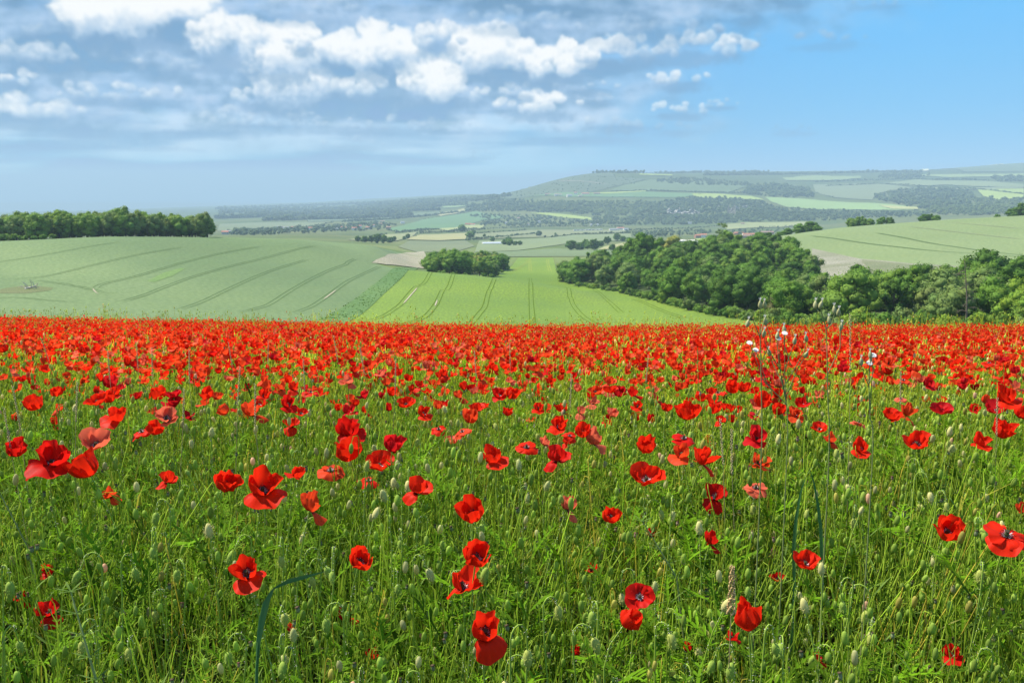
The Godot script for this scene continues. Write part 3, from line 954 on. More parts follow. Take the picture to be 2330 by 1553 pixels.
func build_far() -> void:
	for k in 3:
		far_trees.append(lump_tree(100 + k, 9, 16))
	far_leaf = leafy(Color.WHITE, 0.3, 0.8)
	var soft := crop(31, Color(0.86, 0.88, 0.84), Color(1, 1, 1), Vector2(0.01, 0.01), 0.03)
	var lined := crop(32, Color(0.80, 0.80, 0.72), Color(1, 1, 1), Vector2(0.05, 0.0015), 0.02)
	var green := Color(0.15, 0.27, 0.10)
	var sage := Color(0.20, 0.25, 0.12)
	var straw := Color(0.46, 0.42, 0.22)
	var lime := Color(0.42, 0.50, 0.13)  # yellow green crops, with sun between cloud shadows put into the colour
	# valley floor
	far_field("valley_field", [[880, 523], [960, 500], [1080, 481], [1112, 488], [1150, 496], [1095, 502], [1060, 514], [985, 520], [905, 528]], soft, green, "large green field rising from the valley farms")
	far_field("valley_field", [[990, 488], [1055, 475], [1058, 481], [1003, 493]], soft, straw, "narrow straw coloured field at the wood edge", 3.0)
	far_field("valley_field", [[1000, 521], [1062, 513], [1104, 512], [1098, 519], [1010, 527]], soft, Color(0.44, 0.45, 0.19), "pale yellow field in front of the farm", 3.0)
	far_field("valley_field", [[925, 546], [955, 535], [1062, 531], [1060, 545], [1000, 548]], lined, straw, "striped mown hay field in the valley", 3.0)
	far_field("valley_field", [[785, 546], [880, 534], [948, 529], [935, 540], [900, 549], [830, 549]], lined, Color(0.35, 0.36, 0.19), "pale mown field behind the wheat crest", 3.0)
	far_field("valley_field", [[905, 562], [930, 549], [1060, 548], [1080, 560], [1040, 572], [950, 574]], soft, Color(0.22, 0.24, 0.13), "dull green pasture behind the chalk patch", 2.0)
	far_field("valley_field", [[1070, 533], [1200, 524], [1420, 523], [1435, 530], [1300, 533], [1240, 540], [1085, 545]], soft, Color(0.27, 0.28, 0.15), "long brownish pasture below the caravans", 2.0)
	far_field("valley_field", [[1090, 548], [1240, 542], [1300, 535], [1435, 532], [1440, 545], [1280, 556], [1180, 570], [1080, 574]], soft, Color(0.25, 0.29, 0.15), "broad flat meadow on the valley floor", 2.0)
	far_field("valley_field", [[1375, 562], [1440, 550], [1450, 555], [1400, 567], [1360, 569]], soft, straw, "straw coloured strip by the meadow trees", 3.0)
	far_field("valley_field", [[1100, 574], [1260, 566], [1430, 570], [1430, 580], [1260, 584], [1120, 584]], soft, Color(0.20, 0.25, 0.12), "grass beyond the end of the barley", 2.0)
	far_field("valley_field", [[1640, 512], [1700, 507], [1850, 505], [1845, 513], [1700, 520], [1655, 523]], lined, Color(0.40, 0.42, 0.20), "pale meadow behind the red roofed houses", 3.0)
	far_field("valley_field", [[1580, 545], [1640, 538], [1690, 535], [1690, 541], [1600, 552]], soft, lime, "bright paddock with painted sunlight beside the red roofed houses", 3.0)
	# the hill
	far_field("hill_field", [[1120, 452], [1180, 430], [1235, 412], [1300, 401], [1400, 403], [1470, 408], [1420, 420], [1330, 440], [1230, 446], [1160, 452]], soft, Color(0.12, 0.155, 0.075), "rough grass flank of the high hill")
	far_field("hill_field", [[1200, 447], [1330, 441], [1470, 437], [1600, 441], [1560, 449], [1440, 449], [1300, 449]], soft, green, "green field under the hill farm", 2.5)
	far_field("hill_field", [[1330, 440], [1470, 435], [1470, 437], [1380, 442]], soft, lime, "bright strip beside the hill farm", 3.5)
	far_field("hill_field", [[1420, 421], [1480, 409], [1600, 412], [1700, 425], [1660, 438], [1480, 435], [1390, 434]], soft, Color(0.15, 0.205, 0.085), "green field on the shoulder of the hill")
	far_field("hill_field", [[1455, 396], [1530, 398], [1530, 401], [1455, 399]], soft, lime, "bright strip near the hill top", 3.0)
	far_field("hill_field", [[1575, 441], [1640, 442], [1710, 447], [1740, 456], [1640, 453], [1580, 449]], soft, lime, "bright field with painted sunlight above the quarry", 3.0)
	far_field("hill_field", [[1740, 449], [1850, 455], [1990, 463], [2085, 473], [2080, 479], [1960, 478], [1850, 477], [1790, 472], [1755, 460]], soft, Color(0.33, 0.45, 0.17), "long bright field with painted sunlight between the woods on the hill", 3.0)
	far_field("hill_field", [[2000, 468], [2088, 473], [2090, 478], [2030, 477]], soft, Color(0.52, 0.50, 0.22), "pale yellow end of the long bright field", 4.5)
	far_field("hill_field", [[1205, 486], [1245, 485], [1300, 490], [1345, 496], [1347, 502], [1290, 497], [1240, 490]], soft, lime, "narrow bright field with painted sunlight at the foot of the hill", 3.0)
	far_field("hill_field", [[1850, 420], [1990, 418], [2080, 427], [2000, 440], [1985, 455], [1900, 450], [1855, 437]], soft, Color(0.24, 0.27, 0.15), "wide brown green field on the plateau")
	far_field("hill_field", [[1780, 405], [1850, 400], [1960, 401], [1960, 406], [1880, 411], [1790, 411]], soft, Color(0.30, 0.36, 0.14), "light field on the far plateau", 2.5)
	far_field("hill_field", [[1985, 419], [2090, 409], [2250, 413], [2330, 420], [2330, 428], [2150, 421], [2080, 424]], soft, Color(0.27, 0.31, 0.16), "pale field beyond the dark hedge line", 2.5)
	far_field("hill_field", [[2060, 399], [2200, 397], [2330, 396], [2330, 402], [2150, 404]], soft, Color(0.34, 0.41, 0.17), "light strip below the far down", 2.5)
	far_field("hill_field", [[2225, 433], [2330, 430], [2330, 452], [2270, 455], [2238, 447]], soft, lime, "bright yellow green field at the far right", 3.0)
	far_field("hill_field", [[2085, 426], [2230, 428], [2330, 424], [2330, 429], [2230, 433], [2120, 430]], soft, Color(0.25, 0.28, 0.16), "dull field before the bright one", 2.5)
	far_field("hill_field", [[2100, 386], [2200, 375], [2330, 371], [2330, 390], [2200, 392]], soft, Color(0.16, 0.21, 0.11), "smooth green far down on the skyline")
	far_field("chalk_field", [[2222, 374], [2278, 373.5], [2284, 377], [2232, 378]], soft, Color(0.78, 0.76, 0.70), "white chalky ploughed field on the far down", 4.0)
	far_field("chalk_field", [[2097, 387], [2112, 386], [2114, 390], [2100, 390.5]], soft, Color(0.8, 0.78, 0.72), "white chalk pit on the far down", 4.0)
	far_field("hill_field", [[700, 497], [900, 488], [1000, 482], [1000, 488], [820, 502], [700, 505]], soft, Color(0.17, 0.22, 0.12), "dull green fields on the plain")
	far_field("hill_field", [[500, 510], [640, 506], [760, 505], [700, 516], [560, 524], [495, 526]], soft, Color(0.21, 0.24, 0.13), "pale fields on the plain beyond the left wood")
	far_field("hill_field", [[560, 492], [760, 484], [760, 490], [600, 497]], soft, Color(0.22, 0.27, 0.15), "light fields on the far plain")
	far_field("hill_field", [[1000, 467], [1060, 463], [1058, 470], [1010, 474]], soft, Color(0.28, 0.37, 0.15), "bright field with painted sunlight under the ridge", 3.0)
	far_field("hill_field", [[1180, 432], [1225, 417], [1235, 418], [1205, 432]], soft, Color(0.33, 0.32, 0.15), "dry grass on the hill nose", 3.0)
	var path := MB.new()
	ribbon(path, smooth_path(on_land([[1266, 413], [1300, 412.5], [1340, 415], [1385, 420]]), 30.0), 0, 14, 3.5)
	struct("chalk_path", path.mesh(), mat(lin(0.35, 0.31, 0.24), 0.9), "pale path across the flank of the hill")
	# woods: dark masses on the slopes
	var dk := Color(0.065, 0.11, 0.05)
	var lt := Color(0.13, 0.19, 0.07)
	wood("hill_wood", scatter_px([[1060, 470], [1120, 453], [1190, 456], [1200, 466], [1300, 468], [1330, 480], [1240, 483], [1190, 480], [1060, 482]], 520), 24, dk, lt, "dark woodland along the foot of the hill")
	wood("hill_wood", scatter_px([[1200, 457], [1340, 459], [1460, 458], [1500, 470], [1440, 490], [1360, 493], [1310, 486], [1200, 470]], 640), 21, Color(0.09, 0.15, 0.05), Color(0.19, 0.25, 0.075), "scrub and trees with painted sunlight on the hill slope")  # lighter greens than the other woods put sunlight into the tint
	wood("hill_wood", scatter_px([[1440, 470], [1560, 452], [1640, 450], [1730, 458], [1760, 470], [1790, 480], [1700, 484], [1530, 487], [1440, 492]], 620), 24, dk, lt, "dark woodland above and round the quarry")
	wood("hill_wood", scatter_px([[1350, 497], [1480, 492], [1700, 486], [1860, 482], [1960, 490], [1940, 500], [1700, 505], [1640, 510], [1530, 512], [1350, 512]], 900), 19, dk, lt, "band of dark woodland under the quarry")
	wood("hill_wood", scatter_px([[1700, 427], [1760, 418], [1840, 430], [1856, 448], [1800, 450], [1740, 447], [1690, 440]], 300), 30, dk, lt, "rounded dark wood on the plateau")
	wood("hill_wood", scatter_px([[1990, 447], [2040, 435], [2110, 430], [2190, 432], [2225, 447], [2180, 470], [2110, 476], [2000, 458]], 420), 30, dk, lt, "big dark wood on the plateau")
	wood("hill_wood", scatter_px([[2130, 470], [2230, 452], [2330, 455], [2330, 487], [2200, 490], [2100, 488]], 460), 22, Color(0.09, 0.15, 0.05), Color(0.16, 0.22, 0.07), "trees with painted sunlight below the plateau wood")
	wood("hill_wood", scatter_px([[2000, 397], [2070, 393], [2120, 400], [2060, 407], [2000, 405]], 90), 34, dk, lt, "small far wood on the plateau")
	wood("hill_wood", scatter_px([[2255, 404], [2330, 402], [2330, 413], [2275, 414]], 60), 30, dk, lt, "copse before the far down")
	wood("hill_wood", scatter_px([[1550, 405], [1700, 415], [1720, 424], [1560, 421], [1480, 413]], 170), 24, dk, lt, "bands of trees across the shoulder of the hill")
	wood("hill_wood", scatter_line([[1245, 409], [1300, 398], [1340, 395], [1390, 393], [1450, 393], [1530, 394], [1600, 393], [1750, 392]], 3.0), 28, dk, lt, "line of trees on the crest of the hill")
	wood("hill_wood", scatter_line([[1600, 399], [1720, 398], [1850, 396], [1990, 392], [2100, 392]], 3.0), 32, dk, lt, "tree line on the far plateau")
	wood("hill_wood", scatter_px([[1740, 478], [1850, 480], [1960, 484], [2100, 486], [2100, 492], [1900, 497], [1750, 490]], 260), 21, dk, lt, "trees along the bottom of the long bright field")
	dk = Color(0.085, 0.135, 0.07)  # paler greens from here on, with some haze put into the tree tint
	lt = Color(0.15, 0.21, 0.09)
	# the plain to the left
	for l in [[[490, 476], [700, 468], [900, 461], [1060, 455], [1160, 447]], [[520, 483], [760, 476], [960, 470]], [[560, 489], [800, 483], [1000, 478]], [[490, 497], [700, 492], [930, 484]],
			[[600, 502], [780, 499], [940, 492]], [[800, 478], [940, 473], [1060, 467]]]:
		wood("plain_wood", scatter_line(l, 1.7), 34, dk, lt * 0.9, "dark tree line across the plain")
	wood("plain_wood", scatter_px([[500, 474], [800, 463], [1100, 449], [1130, 452], [1000, 472], [800, 482], [500, 490]], 420), 36, dk, lt, "scattered woods over the far plain")
	wood("plain_wood", scatter_px([[800, 465], [1080, 450], [1150, 447], [1100, 456], [980, 463], [850, 470]], 420), 36, dk, lt * 0.8, "dark wooded ridge of the far plain")
	wood("plain_wood", scatter_px([[520, 528], [640, 520], [720, 522], [720, 530], [600, 535], [520, 535]], 120), 17, dk, lt, "trees round the valley village")
	wood("plain_wood", scatter_px([[700, 518], [860, 505], [900, 513], [860, 524], [720, 530]], 130), 17, dk, lt, "trees among the village houses")
	wood("plain_wood", scatter_line([[780, 505], [900, 498], [990, 490], [1060, 482]], 2.6), 19, dk, lt, "hedgerow trees up the slope to the wood")
	wood("valley_trees", scatter_px([[1060, 490], [1200, 489], [1290, 499], [1350, 504], [1350, 513], [1200, 516], [1090, 514], [1110, 500]], 250), 17, dk, lt, "trees round the valley hamlet")
	for l in [[[950, 531], [1050, 527], [1130, 519], [1260, 515], [1420, 516]], [[1060, 547], [1130, 541], [1230, 531]], [[900, 530], [1000, 522]], [[1430, 524], [1560, 520], [1640, 514]]]:
		wood("valley_trees", scatter_line(l, 3.4), 9, dk, lt, "hedge across the valley floor")
	wood("valley_trees", scatter_px([[1440, 528], [1560, 524], [1640, 526], [1620, 533], [1500, 540], [1440, 540]], 90), 13, dk, lt, "trees between the meadow and the village")
	wood("valley_trees", scatter_px([[1640, 530], [1700, 522], [1790, 520], [1760, 530], [1680, 540]], 55), 11, dk, lt, "garden trees among the red roofed houses")
	wood("hill_wood", scatter_line([[1880, 424], [2000, 419], [2100, 424], [2230, 432], [2330, 443]], 2.6), 16, dk, lt * 0.8, "dark hedge line across the plateau fields")
	wood("hill_wood", scatter_line([[1855, 414], [1960, 411], [2060, 408], [2250, 410]], 3.5), 18, dk, lt * 0.8, "hedge line on the far plateau")
	wood("hill_wood", scatter_line([[1420, 436], [1480, 434], [1600, 438], [1700, 440]], 3.0), 14, dk, lt * 0.8, "hedge above the bright field")
	wood("hill_wood", scatter_px([[1180, 432], [1235, 412], [1300, 402], [1400, 400], [1480, 405], [1450, 418], [1330, 437], [1230, 445], [1150, 452]], 170), 11, dk, lt, "scrub scattered over the flank of the hill")
	wood("hedgerow", hedge_at, 7, dk, lt * 0.9, "hedges between the far fields", 0.5)
	quarry()

func quarry() -> void:
	# white chalk faces showing among the trees of the old quarry
	var chalk := mat(Color.WHITE, 0.95, 0.1)
	chalk.albedo_texture = noise_tex(41, 0.05, Color(0.62, 0.63, 0.6), Color(1, 1, 1))
	chalk.uv1_triplanar = true
	chalk.uv1_scale = Vector3(0.02, 0.008, 0.02)
	for f in [[1510, 486, 1592, 487, 20, "long low chalk face at the west end of the quarry"], [1655, 484, 1674, 486, 28, "tall bright chalk face in the middle of the quarry"], [1628, 476, 1652, 474, 15, "thin chalk face high in the quarry"], [1672, 477, 1706, 473, 14, "upper chalk face at the east end of the quarry"], [1545, 478, 1580, 481, 14, "chalk streaks above the long quarry face"]]:
		var a := hit(f[0], f[1], 900)
		var e := hit(f[2], f[3], 900)
		var away := Vector3(a.x + e.x, 0, a.z + e.z).normalized()
		var pt := func(t: float, v: float) -> Vector3:
			var n := nz.get_noise_2d(t * 900 + f[0], v * 260)
			var rag := 0.65 + 0.7 * nz.get_noise_2d(t * 700 + f[0] * 3, 50)
			return a.lerp(e, t) + Vector3.UP * (v * f[4] * 2.1 * clampf(rag, 0.15, 1.3) - 4) + away * (v * 15 + 26 * n - 22)
		var b := MB.new()
		var M := 34
		for j in 9:
			for i in M:
				b.vert(pt.call(i / (M - 1.0), j / 8.0), -away, Color(0.60, 0.60, 0.56) * (0.75 + 0.3 * rng.randf()))
		for j in 8:
			for i in M - 1:
				var q := [j * M + i, j * M + i + 1, (j + 1) * M + i + 1, (j + 1) * M + i]
				var g := -(b.v[q[1]] - b.v[q[0]]).cross(b.v[q[3]] - b.v[q[0]]).normalized()
				b.n[q[0]] = g if g.dot(away) < 0 else -g
				b.quad(q[0], q[1], q[2], q[3])
		var o := obj("chalk_cliff", b.mesh(), chalk)
		tag(o, f[5], "cliff", "chalk faces of the old quarry", "")

# ------------------------------------------------------------------ trees one by one
var leaf_mats := {}
var bark: StandardMaterial3D
var tree_kinds := {}
var trees := []                # [node, look, noun, group, image point, landmark set]

func crown_mesh(seed_: int, w: float, h: float, low: float, lobes: int, leaves: int, leaf: float, open := 0.0) -> ArrayMesh:
	# crown of leaf clumps gathered in boughs; w and h in metres, low is the height of its underside
	var g := RandomNumberGenerator.new()
	g.seed = seed_
	var b := MB.new()
	var ry := (h - low) / 2
	var cy := (h + low) / 2
	for k in lobes:
		var d := Vector3(g.randfn(), g.randfn() * 0.9 + 0.25, g.randfn()).normalized()
		var q := pow(g.randf(), 0.42) * (0.78 + 0.12 * g.randfn() * 0.5)
		var r := w * g.randf_range(0.10, 0.205) * (1.0 - 0.3 * open)
		var c := Vector3(d.x * q * w * 0.5, cy + d.y * q * ry, d.z * q * w * 0.5)
		c += Vector3(g.randfn(), g.randfn(), g.randfn()) * w * 0.03
		var tone := Color(1, 1, 1) * g.randf_range(0.75, 1.2)
		tone = tone * Color(g.randf_range(0.85, 1.2), 1, g.randf_range(0.8, 1.1))
		if open < 0.5:
			b.ball(c, Vector3(r, r * 0.85, r) * 0.8, 5, 7, tone, 0.3, nz)
		var n := int(leaves * r * r / (w * w * 0.03))
		for i in n:
			var e := Vector3(g.randfn(), g.randfn() + 0.3, g.randfn()).normalized()
			var p := c + e * Vector3(r, r * 0.85, r) * (g.randf_range(0.80, 1.15) if g.randf() < 0.82 else g.randf_range(1.0, 1.45))
			leaf_face(b, g, p, e, leaf * g.randf_range(0.6, 1.3), tone * g.randf_range(0.75, 1.3))
	return b.mesh()

func trunk_mesh(seed_: int, h: float, r: float, limbs: int, spread: float) -> ArrayMesh:
	var g := RandomNumberGenerator.new()
	g.seed = seed_
	var b := MB.new()
	var top := Vector3(g.randfn() * 0.3, h, g.randfn() * 0.3)
	b.tube([Vector3(0, -0.4, 0), Vector3(0.05, 0.3, 0), Vector3(0.1, h * 0.5, 0.1), top], r * 1.3, r * 0.5, 7)
	for k in limbs:
		var a := TAU * k / limbs + g.randf()
		var s := Vector3(0.1, h * g.randf_range(0.4, 0.9), 0.1)
		var e := s + Vector3(cos(a) * spread, spread * g.randf_range(0.6, 1.3), sin(a) * spread)
		b.tube([s, s.lerp(e, 0.5) + Vector3(0, spread * 0.1, 0), e], r * 0.45, r * 0.12, 5)
	return b.mesh()

func make_kind(kind: String, n: int, w: float, h: float, low: float, lobes: int, leaves: int, leaf: float, open := 0.0) -> void:
	tree_kinds[kind] = []
	for k in n:
		var f := 1.0 + 0.18 * (k - (n - 1) / 2.0) / maxf(n - 1, 1)
		tree_kinds[kind].append([crown_mesh(hash(kind) % 10000 + k, w * f, h * (2 - f), low, lobes, leaves, leaf, open), trunk_mesh(500 + k, h * 0.55, 0.03 * h, 4 + k % 2, w * 0.3)])

var proto := {}
func plant_tree(kind: String, called: String, at: Vector3, s: float, tone: String, look: String, category: String, group: String, sy := 1.0) -> Node3D:
	var set_: Array = tree_kinds[kind]
	var k := rng.randi() % set_.size()
	var key := "%s%d" % [kind, k]
	var o: Node3D
	if not proto.has(key):
		o = thing(called, look, category, at, group)
		obj("trunk", set_[k][1], bark, o)
		obj("crown", set_[k][0], leaf_mats[tone], o)
		proto[key] = o
	else:
		o = proto[key].duplicate()
		o.name = numbered(called)
		add_child(o)
		tag(o, look, category, group)
		o.get_node("crown").material_override = leaf_mats[tone]
	o.position = at - Vector3(0, 0.2, 0)
	o.rotation = Vector3(0, rng.randf() * TAU, 0)
	o.scale = Vector3(s, s * sy, s)
	var words := {"dark": "dark green", "mid": "mid green", "light": "light green", "fresh": "yellow green", "olive": "olive green", "grey": "grey green", "rust": "brownish green", "gold": "golden green"}
	trees.append([o, words[tone] + " " + look, group])
	return o

func in_ground(poly: Array, gap: float, n: int) -> Array:
	# well spaced places inside an outline on the land (given in polar points), nearest first
	var pg := PackedVector2Array()
	for q in poly:
		var p := unpolar(q)
		pg.append(Vector2(p.x, p.z))
	var lo := pg[0]
	var hi := pg[0]
	for q in pg:
		lo = lo.min(q)
		hi = hi.max(q)
	var out := []
	for k in 6000:
		if out.size() >= n:
			break
		var q := Vector2(rng.randf_range(lo.x, hi.x), rng.randf_range(lo.y, hi.y))
		if not Geometry2D.is_point_in_polygon(q, pg):
			continue
		var ok := true
		for e in out:
			if (e as Vector2).distance_squared_to(q) < gap * gap:
				ok = false
				break
		if ok:
			out.append(q)
	return out

func pick(opts: Array) -> String:
	return opts[rng.randi() % opts.size()]

func build_woods() -> void:
	bark = mat(lin(0.10, 0.085, 0.065), 0.95, 0.2)
	var tones := {"dark": lin(0.088, 0.180, 0.028), "mid": lin(0.130, 0.250, 0.034), "light": lin(0.175, 0.295, 0.045), "fresh": lin(0.21, 0.33, 0.04), "olive": lin(0.175, 0.26, 0.07), "grey": lin(0.13, 0.20, 0.095), "rust": lin(0.19, 0.19, 0.07), "gold": lin(0.32, 0.34, 0.08)}
	for k in tones:
		leaf_mats[k] = leafy(tones[k], 0.65, 0.7)
	make_kind("broad", 6, 13, 14, 0.3, 62, 90, 0.36)
	make_kind("wall", 5, 13, 15, -0.5, 70, 90, 0.36)
	make_kind("tall", 3, 11, 18, 2.0, 60, 90, 0.36)
	make_kind("bush", 4, 6.5, 4.6, -0.3, 16, 95, 0.28)
	make_kind("sparse", 2, 10, 19, 5.0, 26, 60, 0.42, 1.0)
	make_kind("narrow", 2, 6.5, 15, 0.2, 24, 95, 0.34)
	var floor_ := mat(lin(0.05, 0.075, 0.025), 0.95, 0.1)  # dark green brown ground colour under the trees
	# ---- the wood on the right
	var rim_px := [P(1276, 637), P(1300, 645), P(1340, 652), P(1420, 667), P(1500, 684), P(1600, 710), P(1680, 723), P(1780, 736)]
	var poly := rim_px + [R(1850, 240), R(2000, 226), R(2330, 212), R(2560, 210), R(2560, 390), R(2330, 372), R(2150, 360), R(2000, 372), R(1905, 400), R(1870, 440), R(1845, 520), R(1800, 600), R(1720, 650), R(1655, 700), R(1600, 700), R(1500, 720), R(1420, 720), R(1340, 740), R(1295, 690)]
	var g := "trees of the wood beside the barley field"
	drape("woodland_floor", poly, floor_, "dark leafy ground under the right wood", Color.WHITE, Color(1.3, 1.3, 1.2), 3.2)
	drape("woodland_floor", [R(1780, 262), R(1900, 246), R(2000, 232), R(2330, 216), R(2600, 214), R(2600, 196), R(2330, 198), R(2000, 204), R(1840, 222)], floor_, "dark weedy ground before the right wood", Color(1.3, 1.7, 1.0), Color(1.7, 2.0, 1.1), 3.4)
	for q in in_ground(poly, 8.2, 210):
		var p := Vector3(q.x, H(q.x, q.y), q.y)
		var s := rng.randf_range(0.78, 1.22)
		var im := proj(p)
		var r := p.length()
		if r < 300:
			s *= 0.85
		if im.x > 1840 and im.x < 2230 and r > 300:
			s *= 0.8
		var tone := pick(["dark", "dark", "mid", "mid", "mid", "light", "olive", "dark"] if r < 480 else ["dark", "mid", "mid", "light", "mid", "olive"])
		plant_tree(("wall" if rng.randf() < 0.6 else "broad") if rng.randf() < 0.85 else "narrow", "broadleaf_tree", p, s, tone, "broadleaf tree", "tree", g)
	for t in [[1455, 640, 1.5, "mid"], [1436, 645, 1.3, "mid"], [1478, 640, 1.35, "mid"], [1405, 640, 0.9, "mid"], [1500, 690, 1.1, "mid"]]:
		plant_tree("tall", "tall_tree", at_range(t[0], t[1]), t[2], t[3], "tall round headed tree", "tree", g)
	plant_tree("broad", "broadleaf_tree", at_range(1532, 690), 1.45, "gold", "pale round headed tree", "tree", g)
	plant_tree("sparse", "sparse_tree", at_range(1640, 690), 1.3, "olive", "tall thin crowned tree", "tree", g)
	plant_tree("sparse", "sparse_tree", at_range(1612, 690), 0.9, "olive", "slim thin crowned tree", "tree", g)
	for t in [[1720, 600, 0.95, "light"], [1755, 590, 1.0, "light"], [1795, 580, 1.0, "light"], [1690, 640, 0.9, "mid"], [1825, 520, 0.95, "mid"], [1850, 490, 0.85, "olive"], [1840, 300, 0.7, "dark"], [1868, 310, 0.6, "mid"], [1890, 270, 0.55, "light"], [1912, 300, 0.6, "dark"], [1932, 285, 0.62, "mid"], [1962, 340, 1.0, "mid"], [1985, 300, 0.85, "light"], [1855, 265, 0.6, "mid"], [1900, 258, 0.6, "dark"], [1940, 255, 0.6, "mid"]]:
		plant_tree("broad", "broadleaf_tree", at_range(t[0], t[1]), t[2], t[3], "bushy broadleaf tree", "tree", g)
	plant_tree("broad", "broadleaf_tree", at_range(1790, 262), 0.72, "rust", "brown tinged tree", "tree", g)
	plant_tree("narrow", "dark_tree", at_range(2040, 250), 0.92, "dark", "narrow upright tree", "tree", g)
	plant_tree("narrow", "dark_tree", at_range(2062, 255), 0.8, "dark", "narrow upright tree", "tree", g)
	for t in [[2275, 225, 0.80, "mid"], [2320, 218, 0.62, "fresh"], [2250, 240, 0.6, "dark"], [2340, 235, 0.75, "fresh"], [2300, 260, 0.9, "dark"]]:
		plant_tree("broad", "broadleaf_tree", at_range(t[0], t[1]), t[2], t[3], "leafy tree", "tree", g)
	# bushes along the edge of the wood
	var bg := "bushes along the edge of the right wood"
	var rim := smooth_path(on_land([[1276, 640], [1340, 655], [1420, 669], [1500, 687], [1600, 713], [1680, 727], [1780, 739]]), 6.5)
	for p in rim:
		if rng.randf() < 0.85:
			plant_tree("bush", "bush", p + Vector3(rng.randf_range(-1, 2), 0, rng.randf_range(-2, 2)), rng.randf_range(0.55, 1.0), pick(["mid", "light", "dark", "fresh", "olive"]), "bush", "bush", bg)
	for k in 40:
		var p := at_range(1770 + 20 * k + rng.randf_range(-12, 12), rng.randf_range(203, 236) + (18 if k < 3 else 0))
		plant_tree("bush", "bush", p, rng.randf_range(0.6, 1.05), pick(["mid", "light", "fresh", "dark", "mid", "olive"]), "bush", "bush", bg)
	# elder in flower: cream heads on a few of the bushes
	var heads := MB.new()
	for l in [[1535, 690], [1620, 714], [1700, 726], [1745, 730], [1655, 720], [1585, 703]]:
		var c := hit(l[0], l[1]) + Vector3(0, 1.0, 1.5)
		for k in 22:
			var e := Vector3(rng.randfn() * 1.2, rng.randf_range(-0.6, 1.8), absf(rng.randfn()) * 0.5 + 1.0)
			for i in 5:
				leaf_face(heads, rng, c + e + Vector3(rng.randfn(), rng.randfn(), rng.randfn()) * 0.09, Vector3(0, 1, 0.4), 0.12, Color(0.7, 0.7, 0.55))
	tag(obj("elder_blossom", heads.mesh(), mat(Color.WHITE, 0.9, 0.1)), "cream elder blossom on the bushes at the wood edge", "", "", "stuff")
	# ---- the wood on the crest to the left
	var lg := "trees of the wood on the crest beyond the wheat"
	for q in in_ground([R(-260, 625), R(0, 622), R(130, 608), R(250, 606), R(478, 612), R(482, 640), R(440, 660), R(250, 662), R(-260, 670)], 6.8, 110):
		var p := Vector3(q.x, H(q.x, q.y), q.y)
		plant_tree("wall", "crest_tree", p, rng.randf_range(0.82, 1.2) * (0.93 if proj(p).x > 330 else 1.0), pick(["olive", "light", "fresh", "light", "light", "olive"]), "crest tree", "tree", lg, 1.04)  # paler leaf tones put sun on the face of the wood into the colour
	plant_tree("wall", "crest_tree", at_range(466, 606), 1.02, "olive", "large end tree", "tree", lg)
	for t in [[10, 592, 0.9], [55, 590, 0.75], [82, 588, 0.7], [104, 586, 0.75], [122, 588, 0.7], [-20, 592, 1.0], [30, 596, 1.0]]:
		plant_tree("bush", "bush", at_range(t[0], t[1]), t[2], pick(["light", "mid"]), "rounded hedge bush", "bush", "bushes before the crest wood")
	# ---- the coppice beyond the barley
	var cg := "trees of the coppice in the dip"
	for q in in_ground([R(970, 612), R(1005, 606), R(1060, 604), R(1105, 624), R(1138, 700), R(1155, 830), R(1100, 850), R(1040, 800), R(985, 700)], 6.0, 62):
		var p := Vector3(q.x, H(q.x, q.y), q.y)
		var x := proj(p).x
		plant_tree("broad", "coppice_tree", p, rng.randf_range(0.82, 1.1) * (1.08 if x < 1060 else 0.92), pick(["mid", "light", "mid", "light"] if x < 1075 else ["light", "olive", "light", "gold", "mid"]), "coppice tree", "tree", cg)
	for t in [[1005, 602], [1030, 600], [1058, 600], [1082, 606], [1100, 616], [1118, 640], [1130, 680], [1142, 740]]:
		plant_tree("bush", "bush", at_range(t[0], t[1]), rng.randf_range(0.6, 0.9), pick(["mid", "light", "olive"]), "bush under the coppice", "bush", "bushes round the coppice")
	# ---- single trees in the valley and on the ridge
	var vg := "single trees standing in the valley meadows"
	for t in [[1298, 569, 1.5, "dark"], [1318, 569, 1.3, "dark"], [1338, 568, 1.3, "mid"], [1352, 570, 1.7, "dark"], [1332, 563, 1.4, "mid"], [1394, 571, 1.0, "dark"], [1382, 556, 1.5, "dark"], [1404, 548, 1.7, "mid"], [1418, 549, 1.3, "dark"], [1366, 560, 1.1, "dark"], [1430, 553, 1.2, "mid"],
		[815, 550, 1.1, "dark"], [830, 551, 1.25, "dark"], [845, 552, 1.3, "dark"], [858, 553, 1.5, "dark"], [872, 553, 1.4, "mid"], [886, 552, 1.2, "dark"], [897, 549, 1.0, "dark"], [920, 546, 0.9, "dark"], [928, 543, 1.1, "dark"],
		[1148, 557, 1.1, "dark"], [1160, 559, 1.3, "mid"], [1172, 558, 0.9, "dark"], [1184, 558, 0.9, "dark"], [1120, 549, 1.0, "mid"], [1158, 551, 1.2, "dark"], [1052, 527, 2.4, "mid"], [1070, 541, 1.8, "mid"], [1078, 534, 1.3, "dark"], [1226, 537, 1.6, "grey"], [1264, 534, 0.7, "mid"], [1102, 540, 0.9, "dark"]]:
		plant_tree("wall", "valley_tree", hit(t[0], t[1], 700), t[2] * 0.92, t[3], "meadow tree", "tree", vg, 0.85)
	var rg := "trees along the skyline of the ridge field"
